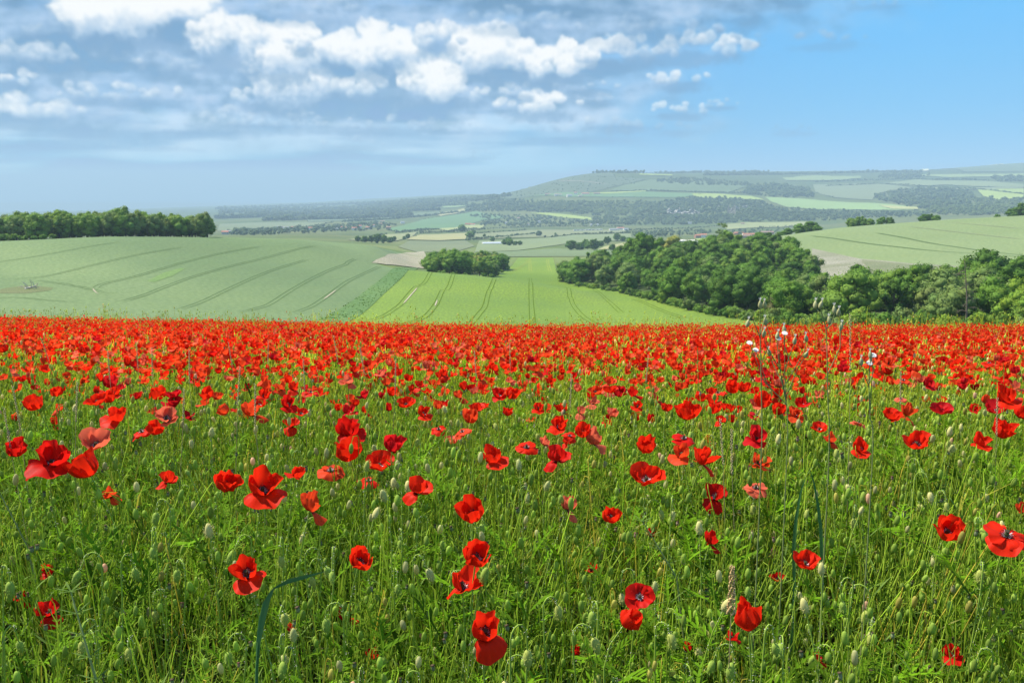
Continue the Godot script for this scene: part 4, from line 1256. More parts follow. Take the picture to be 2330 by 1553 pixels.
	for t in [[1728, 840, 0.8, "mid"], [1745, 850, 0.7, "dark"], [1776, 875, 0.75, "mid"], [1792, 880, 0.85, "dark"], [1818, 905, 1.15, "mid"], [1838, 905, 1.2, "dark"], [1856, 900, 0.8, "mid"], [1936, 950, 1.05, "light"], [1954, 955, 1.15, "mid"], [1974, 965, 0.9, "light"], [2000, 985, 0.95, "mid"], [2020, 985, 0.9, "dark"], [2096, 1030, 1.0, "dark"], [2110, 1035, 0.95, "dark"], [2124, 1030, 0.8, "mid"], [2300, 1055, 1.25, "dark"], [2322, 1055, 1.5, "dark"], [2345, 1055, 1.5, "dark"], [2262, 1060, 0.6, "mid"], [1700, 830, 0.6, "mid"]]:
		plant_tree("wall", "ridge_tree", at_range(t[0], t[1]) - Vector3(0, 2.2, 0), t[2] * 0.9, t[3], "ridge tree", "tree", rg, 0.85)
	dead_trees()

func dead_trees() -> void:
	var grey := mat(lin(0.20, 0.16, 0.12), 0.9, 0.2)
	var base := at_range(2208, 214)
	var o := thing("dead_tree", "bare brown dead tree with drooping branches rising over the right wood edge", "dead tree", base)
	var b := MB.new()
	b.tube([Vector3(0, -0.5, 0), Vector3(0.1, 3, 0), Vector3(-0.15, 7, 0), Vector3(-0.7, 11, 0.1), Vector3(-1.3, 14.8, 0.1)], 0.24, 0.05, 7)
	obj("trunk", b.mesh(), grey, o)
	for k in 15:
		var y := 4.0 + k * 0.7
		var a := rng.randf() * TAU
		var s := Vector3(-0.15 - maxf(0, y - 7) * 0.14, y, 0)
		var l := rng.randf_range(1.4, 4.2) * (1.1 - 0.05 * k)
		var d := Vector3(cos(a), 0, sin(a) * 0.6)
		var t := MB.new()
		t.tube([s, s + d * l * 0.5 + Vector3(0, 0.2, 0), s + d * l + Vector3(0, -0.5, 0)], 0.07, 0.02, 4)
		for i in 4:
			var m := s + d * l * (0.4 + 0.15 * i)
			t.tube([m, m + Vector3(rng.randfn() * 0.5, rng.randf_range(-0.9, 0.3), rng.randfn() * 0.4)], 0.03, 0.012, 3)
		obj("branch", t.mesh(), grey, o)
	# bleached fallen limb in the wheat
	var w := mat(lin(0.52, 0.47, 0.40), 0.9, 0.2)
	var c := hit(66, 658)
	var f := thing("fallen_limb", "bleached fallen tree limb with bare forked branches in the wheat", "fallen branch", c)
	var m := MB.new()
	m.tube([Vector3(-1.6, 0.1, 0), Vector3(-0.4, 0.5, 0), Vector3(1.0, 0.8, 0), Vector3(2.4, 1.2, 0)], 0.42, 0.25, 7)
	obj("log", m.mesh(), w, f)
	for l in [[-1.0, -2.4, 3.0], [-0.5, -1.5, 2.6], [0.6, 0.9, 3.9], [1.6, 1.4, 3.2], [2.2, 3.6, 2.7], [2.3, 4.4, 1.4], [1.0, 2.6, 2.2], [-1.4, -3.2, 1.4]]:
		var s := Vector3(l[0], 0.5, 0)
		var e := Vector3(l[1], l[2], rng.randf_range(-0.8, 0.8))
		var t := MB.new()
		t.tube([s, s.lerp(e, 0.5) + Vector3(0.25, 0, 0), e], 0.16, 0.05, 5)
		t.tube([s.lerp(e, 0.6), e + Vector3(rng.randf_range(-1, 1), -0.4, 0.3)], 0.07, 0.03, 4)
		obj("branch", t.mesh(), w, f)

# ------------------------------------------------------------------ buildings far off
func house(at: Vector3, w: float, d: float, h: float, turn: float, wall: Material, roofm: Material, label: String, called: String, category: String, group: String, pitch := 0.55, chimney := true) -> void:
	var o := thing(called, label, category, at, group)
	o.rotation.y = turn
	var b := MB.new()
	b.box(Vector3(0, h / 2 - 1, 0), Vector3(w, h + 2, d))
	for s in [-1.0, 1.0]:
		b.face([Vector3(s * w / 2, h, -d / 2), Vector3(s * w / 2, h, d / 2), Vector3(s * w / 2, h + d * 0.5 * pitch, 0)], Color.WHITE, Vector3(s, 0, 0))
	obj("wall", b.mesh(), wall, o)
	var r := MB.new()
	var e := 0.4
	var top := h + d * 0.5 * pitch + 0.15
	for s in [-1.0, 1.0]:
		r.face([Vector3(-w / 2 - e, h - 0.1, s * (d / 2 + e)), Vector3(w / 2 + e, h - 0.1, s * (d / 2 + e)), Vector3(w / 2 + e, top, 0), Vector3(-w / 2 - e, top, 0)], Color.WHITE, Vector3(0, 1, s))
		r.face([Vector3(-w / 2 - e, h - 0.3, s * (d / 2 + e)), Vector3(w / 2 + e, h - 0.3, s * (d / 2 + e)), Vector3(w / 2 + e, h - 0.1, s * (d / 2 + e)), Vector3(-w / 2 - e, h - 0.1, s * (d / 2 + e))], Color.WHITE, Vector3(0, 0, s))
	var ro := obj("roof", r.mesh(), roofm, o)
	if chimney:
		var c := MB.new()
		c.box(Vector3(w * 0.3, top + 0.3, 0), Vector3(0.9, 2.2, 0.9))
		obj("chimney", c.mesh(), roofm, ro)
	var n := maxi(2, int(w / 4))
	for k in n:
		for s in [-1.0, 1.0]:
			var m := MB.new()
			m.box(Vector3((k + 0.5) / n * w - w / 2, h * 0.55, s * (d / 2 + 0.01)), Vector3(1.1, 1.3, 0.1))
			obj("window", m.mesh(), glass_dark, o)

var glass_dark: StandardMaterial3D

func build_buildings() -> void:
	glass_dark = mat(lin(0.06, 0.07, 0.08), 0.2, 0.5)
	var white := mat(lin(0.78, 0.76, 0.70), 0.9)
	var brick := mat(lin(0.36, 0.20, 0.14), 0.9)
	var flint := mat(lin(0.45, 0.42, 0.36), 0.9)
	var red := mat(lin(0.40, 0.16, 0.10), 0.9)
	var brown := mat(lin(0.30, 0.20, 0.15), 0.9)
	var slate := mat(lin(0.25, 0.26, 0.28), 0.7)
	var steel := mat(lin(0.62, 0.66, 0.70), 0.5)
	# the hill farm
	var fg := "buildings of the hill farm"
	for t in [[1246, 444, 36, 16, 9, 0.1, flint, brown, "westernmost barn of the hill farm, brown roofed"], [1270, 445, 50, 18, 9, 0.0, white, brown, "long low pale barn of the hill farm, second from its west end"], [1296, 447, 36, 18, 11, 0.2, white, slate, "slate roofed pale barn in the middle of the hill farm"],
		[1310, 443, 22, 14, 15, -0.2, white, red, "tall white farmhouse among the hill farm barns"], [1332, 443, 50, 18, 9, 0.05, white, red, "long red roofed barn east of the white farmhouse"], [1358, 442, 44, 17, 8, 0.0, flint, brown, "easternmost long brown barn of the hill farm"], [1320, 447, 26, 14, 7, 0.4, white, brown, "small pale barn below the hill farm yard"]]:
		house(hit(t[0], t[1], 900), t[2], t[3], t[4], t[5] + rng.randf_range(-0.1, 0.1), t[6], t[7], t[8], "barn", "barn", fg, 0.5, false)
	# red roofed houses on the near side of the river
	var hg := "red roofed houses showing over the right wood"
	for t in [[1587, 541, 16, 11, 7, 0.3, brick, red, "red house with a pale gable, first of the pair left of the thin crowned tree"], [1601, 540, 18, 11, 8, -0.2, white, red, "larger red roofed house left of the thin crowned tree"], [1660, 541, 14, 10, 6, 0.1, brick, red, "red house just right of the thin crowned tree"],
		[1690, 541, 40, 11, 6, 0.15, brick, brown, "long brown terrace roof beyond the wood, nearest the ridge field"], [1705, 537, 42, 11, 6, 0.1, white, red, "red terrace behind the brown terrace roof"], [1724, 537, 38, 11, 6, 0.05, brick, red, "red terrace half hidden by the ridge field"], [1746, 532, 40, 11, 6, 0.0, brick, brown, "brown terrace roof farthest along the ridge line"], [1680, 534, 30, 11, 6, 0.2, brick, red, "red terrace behind garden trees"]]:
		house(hit(t[0], t[1], 900), t[2], t[3], t[4], t[5], t[6], t[7], t[8], "house", "house", hg)
	# hamlet under the hill and the village on the plain
	var vg := "houses of the valley village"
	var where := ["beside the dark tree line", "at the west end of the village", "in the village trees", "next to the green field", "with trees behind it", "by the village pasture"]
	var k := 0
	for t in [[512, 533], [520, 531], [636, 520], [650, 522], [668, 521], [692, 524], [706, 523], [748, 521], [762, 524], [776, 520], [790, 522], [806, 523], [818, 518], [838, 521], [852, 516], [866, 512], [884, 521], [795, 471 + 42], [870, 506], [916, 508]]:
		house(hit(t[0], t[1], 900), rng.randf_range(13, 24), 11, rng.randf_range(6, 8), rng.randf_range(-0.5, 0.5), [white, white, brick, flint][rng.randi() % 4], [red, brown, slate][rng.randi() % 3], "pale valley house", "house", "house", vg)
		k += 1
	vg = "houses under the hill"
	for t in [[1065, 512, 30, brick, red, "red brick farmhouse beside the pale yellow field"], [1076, 513, 20, white, red, "white farm cottage right of the red brick farmhouse"], [1152, 509, 14, white, slate, "white cottage in the hamlet trees, left one"], [1180, 498, 16, white, brown, "pale cottage high in the hamlet trees"], [1230, 506, 30, white, slate, "long white house among the hamlet trees"], [1200, 512, 16, white, brown, "small pale house low in the hamlet"],
		[1412, 522, 30, white, red, "white house with red roof at the end of the caravan row"], [1424, 524, 20, white, slate, "low white annex right of the white house"], [1396, 525, 34, white, slate, "long low white shed left of the white house"], [1567, 509, 28, white, slate, "white house in front of the dark band of woodland"], [1690, 511, 18, flint, brown, "brown barn at the edge of the pale meadow"], [848, 516, 12, white, red, "bright white cottage by the green field"], [1345, 513, 10, white, slate, "white cottage above the caravans, left"], [1360, 513, 9, white, slate, "white cottage above the caravans, right"]]:
		house(hit(t[0], t[1], 900), t[2], 11, 6.5, rng.randf_range(-0.3, 0.3), t[3], t[4], t[5], "house", "house", vg)
	# polytunnel and the sheds in front of the wood
	var o := thing("polytunnel", "long silvery polytunnel in the valley meadow", "polytunnel", hit(1125, 555, 700))
	var b := MB.new()
	for i in 13:
		var a := PI * i / 12
		for e in [-1.0, 1.0]:
			b.vert(Vector3(e * 26, sin(a) * 4.5 - 0.2, cos(a) * 6), Vector3(0, sin(a), cos(a)))
	for i in 12:
		b.quad(2 * i, 2 * i + 1, 2 * i + 3, 2 * i + 2)
	obj("cover", b.mesh(), steel, o)
	var ends := MB.new()
	for e in [-1.0, 1.0]:
		var ring := []
		for i in 13:
			ring.append(Vector3(e * 25.95, sin(PI * i / 12) * 4.5 - 0.2, cos(PI * i / 12) * 6))
		ends.face(ring, Color.WHITE, Vector3(e, 0, 0))
	obj("end_wall", ends.mesh(), white, o)
	o.rotation.y = 0.25
	for t in [[1568, 557, 44, "nearer long white roofed shed behind the right wood"], [1562, 551, 36, "farther long white roofed shed behind the right wood"]]:
		house(hit(t[0], t[1], 700), t[2], 12, 4, 0.1, steel, white, t[3], "shed", "shed", "white sheds behind the right wood", 0.25, false)
	# caravans in a row
	k = 0
	for x in [1308, 1316, 1325, 1335, 1342, 1350, 1359, 1367]:
		var c := thing("caravan", "white caravan %s the row below the dark trees" % ["first in", "second in", "third in", "fourth in", "fifth in", "sixth in", "seventh in", "last in"][k], "caravan", hit(x, 526 - k * 0.3, 900) + Vector3(0, 0, 0), "white caravans in a row")
		var m := MB.new()
		m.box(Vector3(0, 2.2, 0), Vector3(8.5 + (k % 3), 3.4, 3.6))
		m.box(Vector3(0, 4.0, 0), Vector3(7.5, 0.3, 3.2))
		obj("body", m.mesh(), white, c)
		var w := MB.new()
		w.box(Vector3(0, 2.5, 1.82), Vector3(4.5, 0.9, 0.08))
		obj("window", w.mesh(), glass_dark, c)
		for e in [-1.0, 1.0]:
			var q := MB.new()
			q.ball(Vector3(e * 1.2, 0.4, 1.6), Vector3(0.4, 0.4, 0.12), 4, 8)
			obj("wheel", q.mesh(), glass_dark, c)
		c.rotation.y = rng.randf_range(-0.25, 0.25)
		c.scale = Vector3.ONE * 1.5
		k += 1

# ------------------------------------------------------------------ the poppies
const BLOOM := 0.046           # petal length in metres
# each form: for its petals, the turn round the flower, the rise at the base and the rise at the rim (degrees)
const FORMS := {
	"cup": [[0, 8, 84], [180, 8, 88], [90, 14, 96], [270, 14, 92]],
	"open": [[0, 14, 58], [180, 12, 50], [90, 20, 66], [270, 18, 60]],
	"lip": [[0, 10, 86], [180, 30, -8], [95, 16, 84], [266, 16, 80]],
	"closed": [[0, 26, 104], [180, 24, 100], [90, 34, 108], [270, 32, 104]],
	"flat": [[0, 10, 18], [180, 8, 14], [90, 18, 26], [270, 16, 20]],
	"lopsided": [[10, 16, 96], [185, 20, -66], [100, 18, 90], [258, 20, 84]],
	"ragged": [[0, 12, 66], [168, 22, 104], [80, 0, -48], [285, 8, 38]],
	"drooping": [[0, 14, -34], [180, 18, -20], [90, 24, -8], [270, 20, -30]],
	"wing": [[0, 24, 84], [180, 40, 98], [110, -10, -40], [250, 12, 74]],
}
var petals := {}
var petal_mats := {}
var stem_mat: StandardMaterial3D
var bud_mat: StandardMaterial3D
var centre_mat: StandardMaterial3D
var blades_mat: StandardMaterial3D
var straw_mat: StandardMaterial3D
var poppies := []              # [node, look, point]
var buds := []
var ears := []
var marks := {}                # landmark sets: name -> [[words, photo point], ...]

func petal_into(b: MB, size: float, turn: float, e0: float, e1: float, seed_: int, nu: int, nv: int, blotch := true, at := Transform3D()) -> void:
	var g := RandomNumberGenerator.new()
	g.seed = seed_
	var ph := g.randf() * TAU
	var ph2 := g.randf() * TAU
	var ph3 := g.randf() * TAU
	var wide := g.randf_range(0.92, 1.12)
	var skew := g.randf_range(-0.18, 0.18)
	var crump := g.randf_range(0.7, 1.5)
	var spin := Basis(Vector3.UP, deg_to_rad(turn))
	var f := b.v.size()
	# the profile from the base of the petal to its rim
	var rr := PackedFloat32Array([0.0])
	var hh := PackedFloat32Array([0.0])
	for k in 20:
		var e := deg_to_rad(lerpf(e0, e1, smoothstep(0.0, 0.75, (k + 0.5) / 20.0)))
		rr.append(rr[-1] + cos(e) / 20.0)
		hh.append(hh[-1] + sin(e) / 20.0)
	var mid := maxf(0.3, rr[13])
	var fan := clampf(0.98 * wide / mid, 0.80, 1.5)
	for j in nv + 1:
		var v := j / float(nv)
		for i in nu + 1:
			var u := 2.0 * i / nu - 1.0
			var t := v * (1.0 - 0.30 * u * u * (0.35 + 0.65 * v) + 0.06 * v * sin(u * 4.0 + ph3) + 0.03 * v * sin(u * 11.0 + ph2))
			var q := clampf(t, 0, 1) * 20.0
			var k := mini(int(q), 19)
			var r := lerpf(rr[k], rr[k + 1], q - k) + skew * 0.25 * u * v
			var h := lerpf(hh[k], hh[k + 1], q - k) - skew * 0.3 * u * v
			var e := deg_to_rad(lerpf(e0, e1, smoothstep(0.0, 0.75, t)))
			var fold := crump * (0.058 * v * sin(u * 6.0 + ph) + 0.040 * v * v * sin(u * 13.0 + ph2 + v * 2.0) + 0.07 * v * v * sin(v * 4.0 + ph3 + u * 2.5))
			r -= fold * sin(e)
			h += fold * cos(e)
			var a := u * fan * (1.0 - 0.12 * v * absf(u))
			var p := Vector3(sin(a) * maxf(r, 0.001), h, cos(a) * maxf(r, 0.001)) * size
			var c := Color.WHITE * (0.93 + 0.10 * sin(u * 21.0 + ph) * v)
			if blotch and v < 0.3:
				c = Color(0.05, 0.12, 0.3).lerp(c, smoothstep(0.14, 0.3, v))
			b.vert(at * (spin * p), Vector3.UP, c, Vector2(u, v))
	var w1 := nu + 1
	for j in nv + 1:
		for i in w1:
			var q := f + j * w1
			var du := b.v[q + mini(i + 1, nu)] - b.v[q + maxi(i - 1, 0)]
			var dv := b.v[f + mini(j + 1, nv) * w1 + i] - b.v[f + maxi(j - 1, 0) * w1 + i]
			var nn := du.cross(dv)
			b.n[q + i] = -nn.normalized() if nn.length_squared() > 1e-16 else spin * Vector3.UP
	for j in nv:
		for i in nu:
			var q := f + j * w1 + i
			b.quad(q, q + 1, q + w1 + 1, q + w1)

func petal_mesh(form: String, k: int, var_: int) -> ArrayMesh:
	var key := "%s%d%d" % [form, k, var_]
	if not petals.has(key):
		var l: Array = FORMS[form][k]
		var b := MB.new()
		petal_into(b, BLOOM * (1.0 if k < 2 else 0.93), 0, l[1], l[2], hash(key), 16, 9)
		petals[key] = b.mesh()
	return petals[key]

func centre_mesh() -> ArrayMesh:
	if not petals.has("centre"):
		var b := MB.new()
		b.ball(Vector3(0, 0.008, 0), Vector3(0.0042, 0.006, 0.0042), 5, 8, Color(0.06, 0.08, 0.035))
		b.ball(Vector3(0, 0.0145, 0), Vector3(0.005, 0.0014, 0.005), 3, 8, Color(0.05, 0.045, 0.03))
		var g := RandomNumberGenerator.new()
		g.seed = 5
		for k in 46:
			var a := g.randf() * TAU
			var l := g.randf_range(0.008, 0.013)
			var e := Vector3(cos(a) * l, g.randf_range(0.004, 0.012), sin(a) * l)
			b.blade([Vector3(0, 0.001, 0), e * 0.6, e], 0.0004, Vector3(-sin(a), 0, cos(a)), Color(0.02, 0.015, 0.03))
			b.ball(e, Vector3(0.0012, 0.0008, 0.0012), 2, 4, Color(0.025, 0.02, 0.035))
		petals["centre"] = b.mesh()
	return petals["centre"]

func stem_points(from: Vector3, to: Vector3, dir: Vector3) -> Array:
	# from the ground up to the flower, arriving along dir
	var h := from.distance_to(to)
	var out := []
	var c1 := from + Vector3(0, h * 0.45, 0) + Vector3(rng.randfn(), 0, rng.randfn()) * 0.012
	var c2 := to - dir * h * 0.28
	for k in 9:
		var t := k / 8.0
		out.append(from.bezier_interpolate(c1, c2, to, t))
	return out

func hairs(b: MB, pts: Array, n: int, l: float, col: Color) -> void:
	for k in n:
		var t := rng.randf() * (pts.size() - 1.001)
		var p: Vector3 = pts[int(t)].lerp(pts[int(t) + 1], t - int(t))
		var d := Vector3(rng.randfn(), rng.randfn() * 0.4, rng.randfn()).normalized()
		b.blade([p, p + d * l * 0.5, p + d * l], 0.00035, d.cross(Vector3.UP).normalized(), col)

func poppy(base: Vector3, height: float, scale: float, form: String, tilt: float, towards: float, tone: String, size_word: String) -> Node3D:
	# tilt: how far the flower leans from upright; towards: the compass turn it leans to (0 = at the camera, 90 = right)
	var o := thing("poppy", "", "poppy", base, "poppies in bloom nearest the camera")
	var lean := Vector3(sin(deg_to_rad(towards)), 0, cos(deg_to_rad(towards)))
	tilt *= 1.0 if form == "flat" else 0.62
	var axis := (Vector3.UP * cos(deg_to_rad(tilt)) + lean * sin(deg_to_rad(tilt))).normalized()
	var top := Vector3(0, height, 0)
	var foot := Vector3(rng.randf_range(-0.06, 0.06), -0.02, rng.randf_range(-0.06, 0.04)) - lean * 0.04
	var x: Vector3 = Vector3.UP.cross(axis)
	var turn := Basis() if x.length() < 0.01 else Basis(x.normalized(), Vector3.UP.angle_to(axis))
	var spin := deg_to_rad({"lip": 180 + rng.randf_range(-45, 45), "lopsided": 180 + rng.randf_range(-70, 70), "wing": rng.randf_range(-30, 30)}.get(form, rng.randf() * 360))
	var var_ := rng.randi() % 5
	for k in 4:
		var l: Array = FORMS[form][k]
		var p := obj("petal", petal_mesh(form, k, var_), petal_mats[tone], o)
		p.transform = Transform3D(turn * Basis(Vector3.UP, spin + deg_to_rad(l[0] + rng.randf_range(-8, 8))) * Basis(Vector3.RIGHT, rng.randf_range(-0.12, 0.12)), top).scaled_local(Vector3.ONE * scale * rng.randf_range(0.94, 1.06))
	var c := obj("seed_head", centre_mesh(), centre_mat, o)
	c.transform = Transform3D(turn, top).scaled_local(Vector3.ONE * minf(scale, 1.15))
	var b := MB.new()
	var pts := stem_points(foot, top, axis)
	b.tube(pts, 0.0021, 0.0015, 5, Color(0.28, 0.41, 0.06))
	hairs(b, pts, 50, 0.006, Color(0.24, 0.27, 0.12))
	obj("stem", b.mesh(), stem_mat, o)
	var f := {"cup": "cupped", "open": "open", "lip": "half open", "closed": "closed up", "flat": "wide open", "lopsided": "lopsided", "ragged": "ragged", "drooping": "drooping", "wing": "side-on"}
	var t := {"scarlet": "scarlet", "deep": "deep red", "orange": "orange red", "salmon": "pale salmon", "crimson": "crimson"}
	poppies.append([o, ("%s %s %s poppy" % [size_word, f[form], t[tone]]).strip_edges(), base + top])
	return o

func poppy_px(px: float, py: float, wide: float, form: String, tilt: float, towards: float, tone: String, h := 0.0) -> void:
	if h <= 0:
		h = rng.randf_range(0.50, 0.60)
	var base := hit(px, py, 0.7, h)
	var dist := EYE.distance_to(base + Vector3(0, h, 0))
	var s: float = wide * dist / (FOCAL * BLOOM * {"cup": 1.2, "closed": 0.95, "lip": 1.62, "open": 1.6, "flat": 1.8, "lopsided": 1.6, "wing": 1.1, "drooping": 1.8}.get(form, 1.5))
	poppy(base, h, clampf(s, 0.5, 2.0), form, tilt, towards, tone, "large" if wide > 70 else "" if wide > 34 else "small")

# the flowers that the photograph shows largest: x, y, width, form, tilt, towards, tone, height (0: usual)
const SHOWN := [
	[115, 1060, 100, "lip", 25, 60, "deep", 0], [206, 1083, 80, "cup", 40, -60, "scarlet", 0], [217, 1017, 72, "open", 40, 30, "salmon", 0], [250, 1130, 40, "ragged", 20, 0, "orange", 0.45], [506, 1110, 66, "cup", 62, 60, "scarlet", 0], [596, 1122, 104, "lip", 38, 30, "scarlet", 0],
	[705, 1162, 52, "wing", 30, 80, "orange", 0], [380, 1098, 44, "ragged", 20, 80, "scarlet", 0.46], [562, 1312, 88, "lip", 42, -8, "scarlet", 0.56], [816, 1286, 62, "cup", 45, 40, "scarlet", 0.54], [1079, 1178, 76, "cup", 52, -15, "scarlet", 0.56], [1082, 1278, 76, "cup", 40, 20, "scarlet", 0.55],
	[1052, 1342, 84, "ragged", 15, -20, "scarlet", 0.48], [1102, 1450, 112, "lopsided", 38, 14, "scarlet", 0.58], [950, 1122, 64, "ragged", 20, 40, "scarlet", 0], [674, 1086, 48, "lip", 25, 70, "scarlet", 0], [752, 1073, 62, "drooping", 20, 0, "orange", 0.48], [797, 1046, 72, "cup", 30, -30, "scarlet", 0], [892, 1024, 54, "cup", 40, 30, "crimson", 0],
	[862, 1066, 74, "open", 30, 20, "scarlet", 0.5], [790, 990, 84, "lip", 28, 40, "deep", 0], [838, 1096, 50, "drooping", 10, 20, "scarlet", 0.44], [1122, 1051, 70, "lip", 25, -20, "scarlet", 0], [113, 1398, 54, "ragged", 20, 30, "deep", 0.30], [108, 1302, 34, "lip", 30, 0, "deep", 0.34], [790, 1410, 40, "wing", 20, 10, "deep", 0.30], [55, 1365, 32, "ragged", 20, 0, "deep", 0.26], [850, 1497, 30, "wing", 10, 0, "deep", 0.24],
	[664, 1440, 24, "closed", 10, 0, "deep", 0.3], [1470, 1096, 82, "open", 46, 0, "scarlet", 0], [1553, 1040, 58, "lip", 30, -40, "orange", 0], [1596, 1056, 54, "wing", 35, 50, "scarlet", 0], [1720, 1006, 66, "lip", 30, 20, "crimson", 0], [1724, 1060, 54, "ragged", 20, 0, "orange", 0.48], [1720, 1112, 54, "drooping", 25, 0, "salmon", 0.45],
	[1628, 1135, 62, "ragged", 40, 10, "deep", 0.45], [1290, 1160, 42, "wing", 30, 70, "salmon", 0.48], [1388, 1183, 48, "cup", 45, 20, "scarlet", 0.48], [1615, 1237, 38, "wing", 25, 60, "deep", 0.46], [1482, 1222, 26, "closed", 10, 0, "deep", 0.4], [1455, 1360, 64, "flat", 44, 0, "deep", 0.48], [1420, 1422, 60, "cup", 66, 75, "scarlet", 0.48], [1704, 1432, 74, "closed", 30, -30, "scarlet", 0.54],
	[1666, 1455, 34, "ragged", 10, -60, "deep", 0.38], [1830, 1288, 62, "open", 36, 20, "scarlet", 0.44], [2152, 1217, 66, "cup", 52, 10, "scarlet", 0.5], [2290, 1222, 88, "drooping", 32, -10, "scarlet", 0.55], [2165, 1495, 48, "lip", 20, 0, "deep", 0.26], [1345, 1298, 34, "ragged", 20, 0, "deep", 0.36], [1770, 1320, 32, "open", 20, 0, "deep", 0.34], [1565, 1482, 24, "closed", 20, 0, "deep", 0.3], [1310, 1490, 26, "closed", 10, 0, "deep", 0.26], [1860, 1505, 26, "wing", 10, 0, "deep", 0.26],
	[85, 930, 46, "cup", 40, -40, "scarlet", 0], [130, 900, 28, "cup", 20, 0, "scarlet", 0], [265, 957, 62, "lip", 26, 20, "scarlet", 0], [378, 956, 54, "open", 55, 20, "salmon", 0.62], [322, 985, 48, "drooping", 25, -30, "scarlet", 0], [352, 988, 42, "cup", 25, 40, "scarlet", 0], [516, 941, 34, "cup", 55, -60, "orange", 0], [252, 881, 38, "cup", 20, 0, "crimson", 0], [222, 920, 46, "open", 30, -20, "scarlet", 0], [246, 915, 36, "cup", 25, 30, "scarlet", 0],
	[362, 908, 42, "cup", 25, 0, "scarlet", 0], [392, 924, 44, "lip", 30, 70, "crimson", 0], [575, 946, 46, "wing", 20, 0, "orange", 0], [590, 925, 36, "open", 30, 0, "scarlet", 0], [654, 926, 50, "lip", 25, 30, "deep", 0], [684, 944, 32, "open", 30, 40, "scarlet", 0], [665, 970, 40, "ragged", 20, 0, "scarlet", 0], [770, 933, 24, "cup", 15, 0, "scarlet", 0], [826, 905, 32, "lip", 25, 40, "crimson", 0], [893, 900, 30, "cup", 25, -20, "scarlet", 0], [924, 925, 42, "open", 25, 0, "scarlet", 0], [962, 946, 44, "lip", 30, 30, "scarlet", 0],
	[1070, 960, 46, "cup", 30, 20, "orange", 0], [1052, 984, 40, "drooping", 30, -40, "orange", 0], [998, 978, 38, "drooping", 25, 0, "scarlet", 0], [1045, 905, 26, "wing", 20, 0, "orange", 0], [1085, 936, 40, "ragged", 20, 0, "scarlet", 0], [1135, 905, 44, "lip", 20, -20, "deep", 0], [1162, 906, 38, "cup", 35, 50, "scarlet", 0], [1155, 945, 28, "cup", 20, 0, "scarlet", 0], [1225, 934, 38, "lip", 25, 40, "scarlet", 0], [1273, 976, 56, "lip", 24, 10, "scarlet", 0],
	[1325, 992, 44, "cup", 30, 0, "scarlet", 0], [1348, 1010, 50, "wing", 30, 40, "salmon", 0], [1296, 993, 34, "drooping", 30, 30, "scarlet", 0], [1268, 1050, 62, "ragged", 15, 0, "deep", 0], [1198, 1020, 52, "drooping", 25, 0, "scarlet", 0.5], [1240, 1013, 28, "wing", 30, 20, "salmon", 0], [1355, 896, 38, "open", 35, 0, "orange", 0], [1408, 900, 36, "cup", 40, 20, "crimson", 0], [1450, 928, 34, "lip", 25, 20, "scarlet", 0], [1395, 947, 30, "cup", 20, 0, "salmon", 0], [1515, 935, 28, "cup", 20, 20, "scarlet", 0],
	[1561, 952, 58, "cup", 25, 0, "scarlet", 0], [1556, 1000, 56, "drooping", 20, 0, "deep", 0], [1475, 1026, 52, "cup", 45, -40, "scarlet", 0], [1622, 940, 36, "cup", 25, -20, "scarlet", 0], [1655, 938, 32, "cup", 20, 20, "scarlet", 0], [1734, 925, 48, "cup", 30, 0, "scarlet", 0], [1770, 943, 40, "cup", 25, 30, "scarlet", 0], [1806, 948, 44, "lip", 30, 40, "orange", 0], [1864, 981, 42, "open", 30, 0, "scarlet", 0], [1890, 1005, 36, "ragged", 20, 0, "orange", 0], [1955, 1026, 52, "lip", 35, 10, "scarlet", 0],
	[2085, 1016, 62, "open", 42, -20, "scarlet", 0], [2026, 953, 46, "open", 35, 0, "scarlet", 0], [2062, 946, 34, "wing", 25, 60, "orange", 0], [2140, 941, 50, "open", 20, 0, "crimson", 0], [2228, 1013, 52, "lip", 35, 30, "scarlet", 0], [2278, 993, 50, "cup", 30, 0, "scarlet", 0], [2288, 914, 60, "lip", 30, -20, "scarlet", 0.62], [2268, 940, 52, "open", 25, -40, "crimson", 0.55], [2320, 950, 42, "cup", 30, 40, "scarlet", 0], [2110, 880, 38, "lip", 30, 20, "crimson", 0], [1665, 893, 40, "cup", 25, 0, "scarlet", 0],
	[1690, 890, 32, "cup", 25, 20, "scarlet", 0], [2050, 908, 26, "drooping", 20, 0, "salmon", 0], [40, 1036, 50, "cup", 25, 0, "deep", 0], [76, 1076, 34, "ragged", 20, -60, "scarlet", 0.5], [1760, 870, 34, "lip", 20, 0, "deep", 0], [1640, 960, 26, "ragged", 20, 0, "scarlet", 0], [2325, 1165, 24, "wing", 20, 0, "orange", 0.4], [1290, 1010, 26, "ragged", 15, 0, "scarlet", 0.48], [600, 905, 40, "lip", 20, 60, "scarlet", 0], [470, 905, 34, "cup", 30, 20, "scarlet", 0], [495, 908, 32, "open", 30, 0, "orange", 0], [440, 865, 30, "lip", 20, 0, "deep", 0],
]

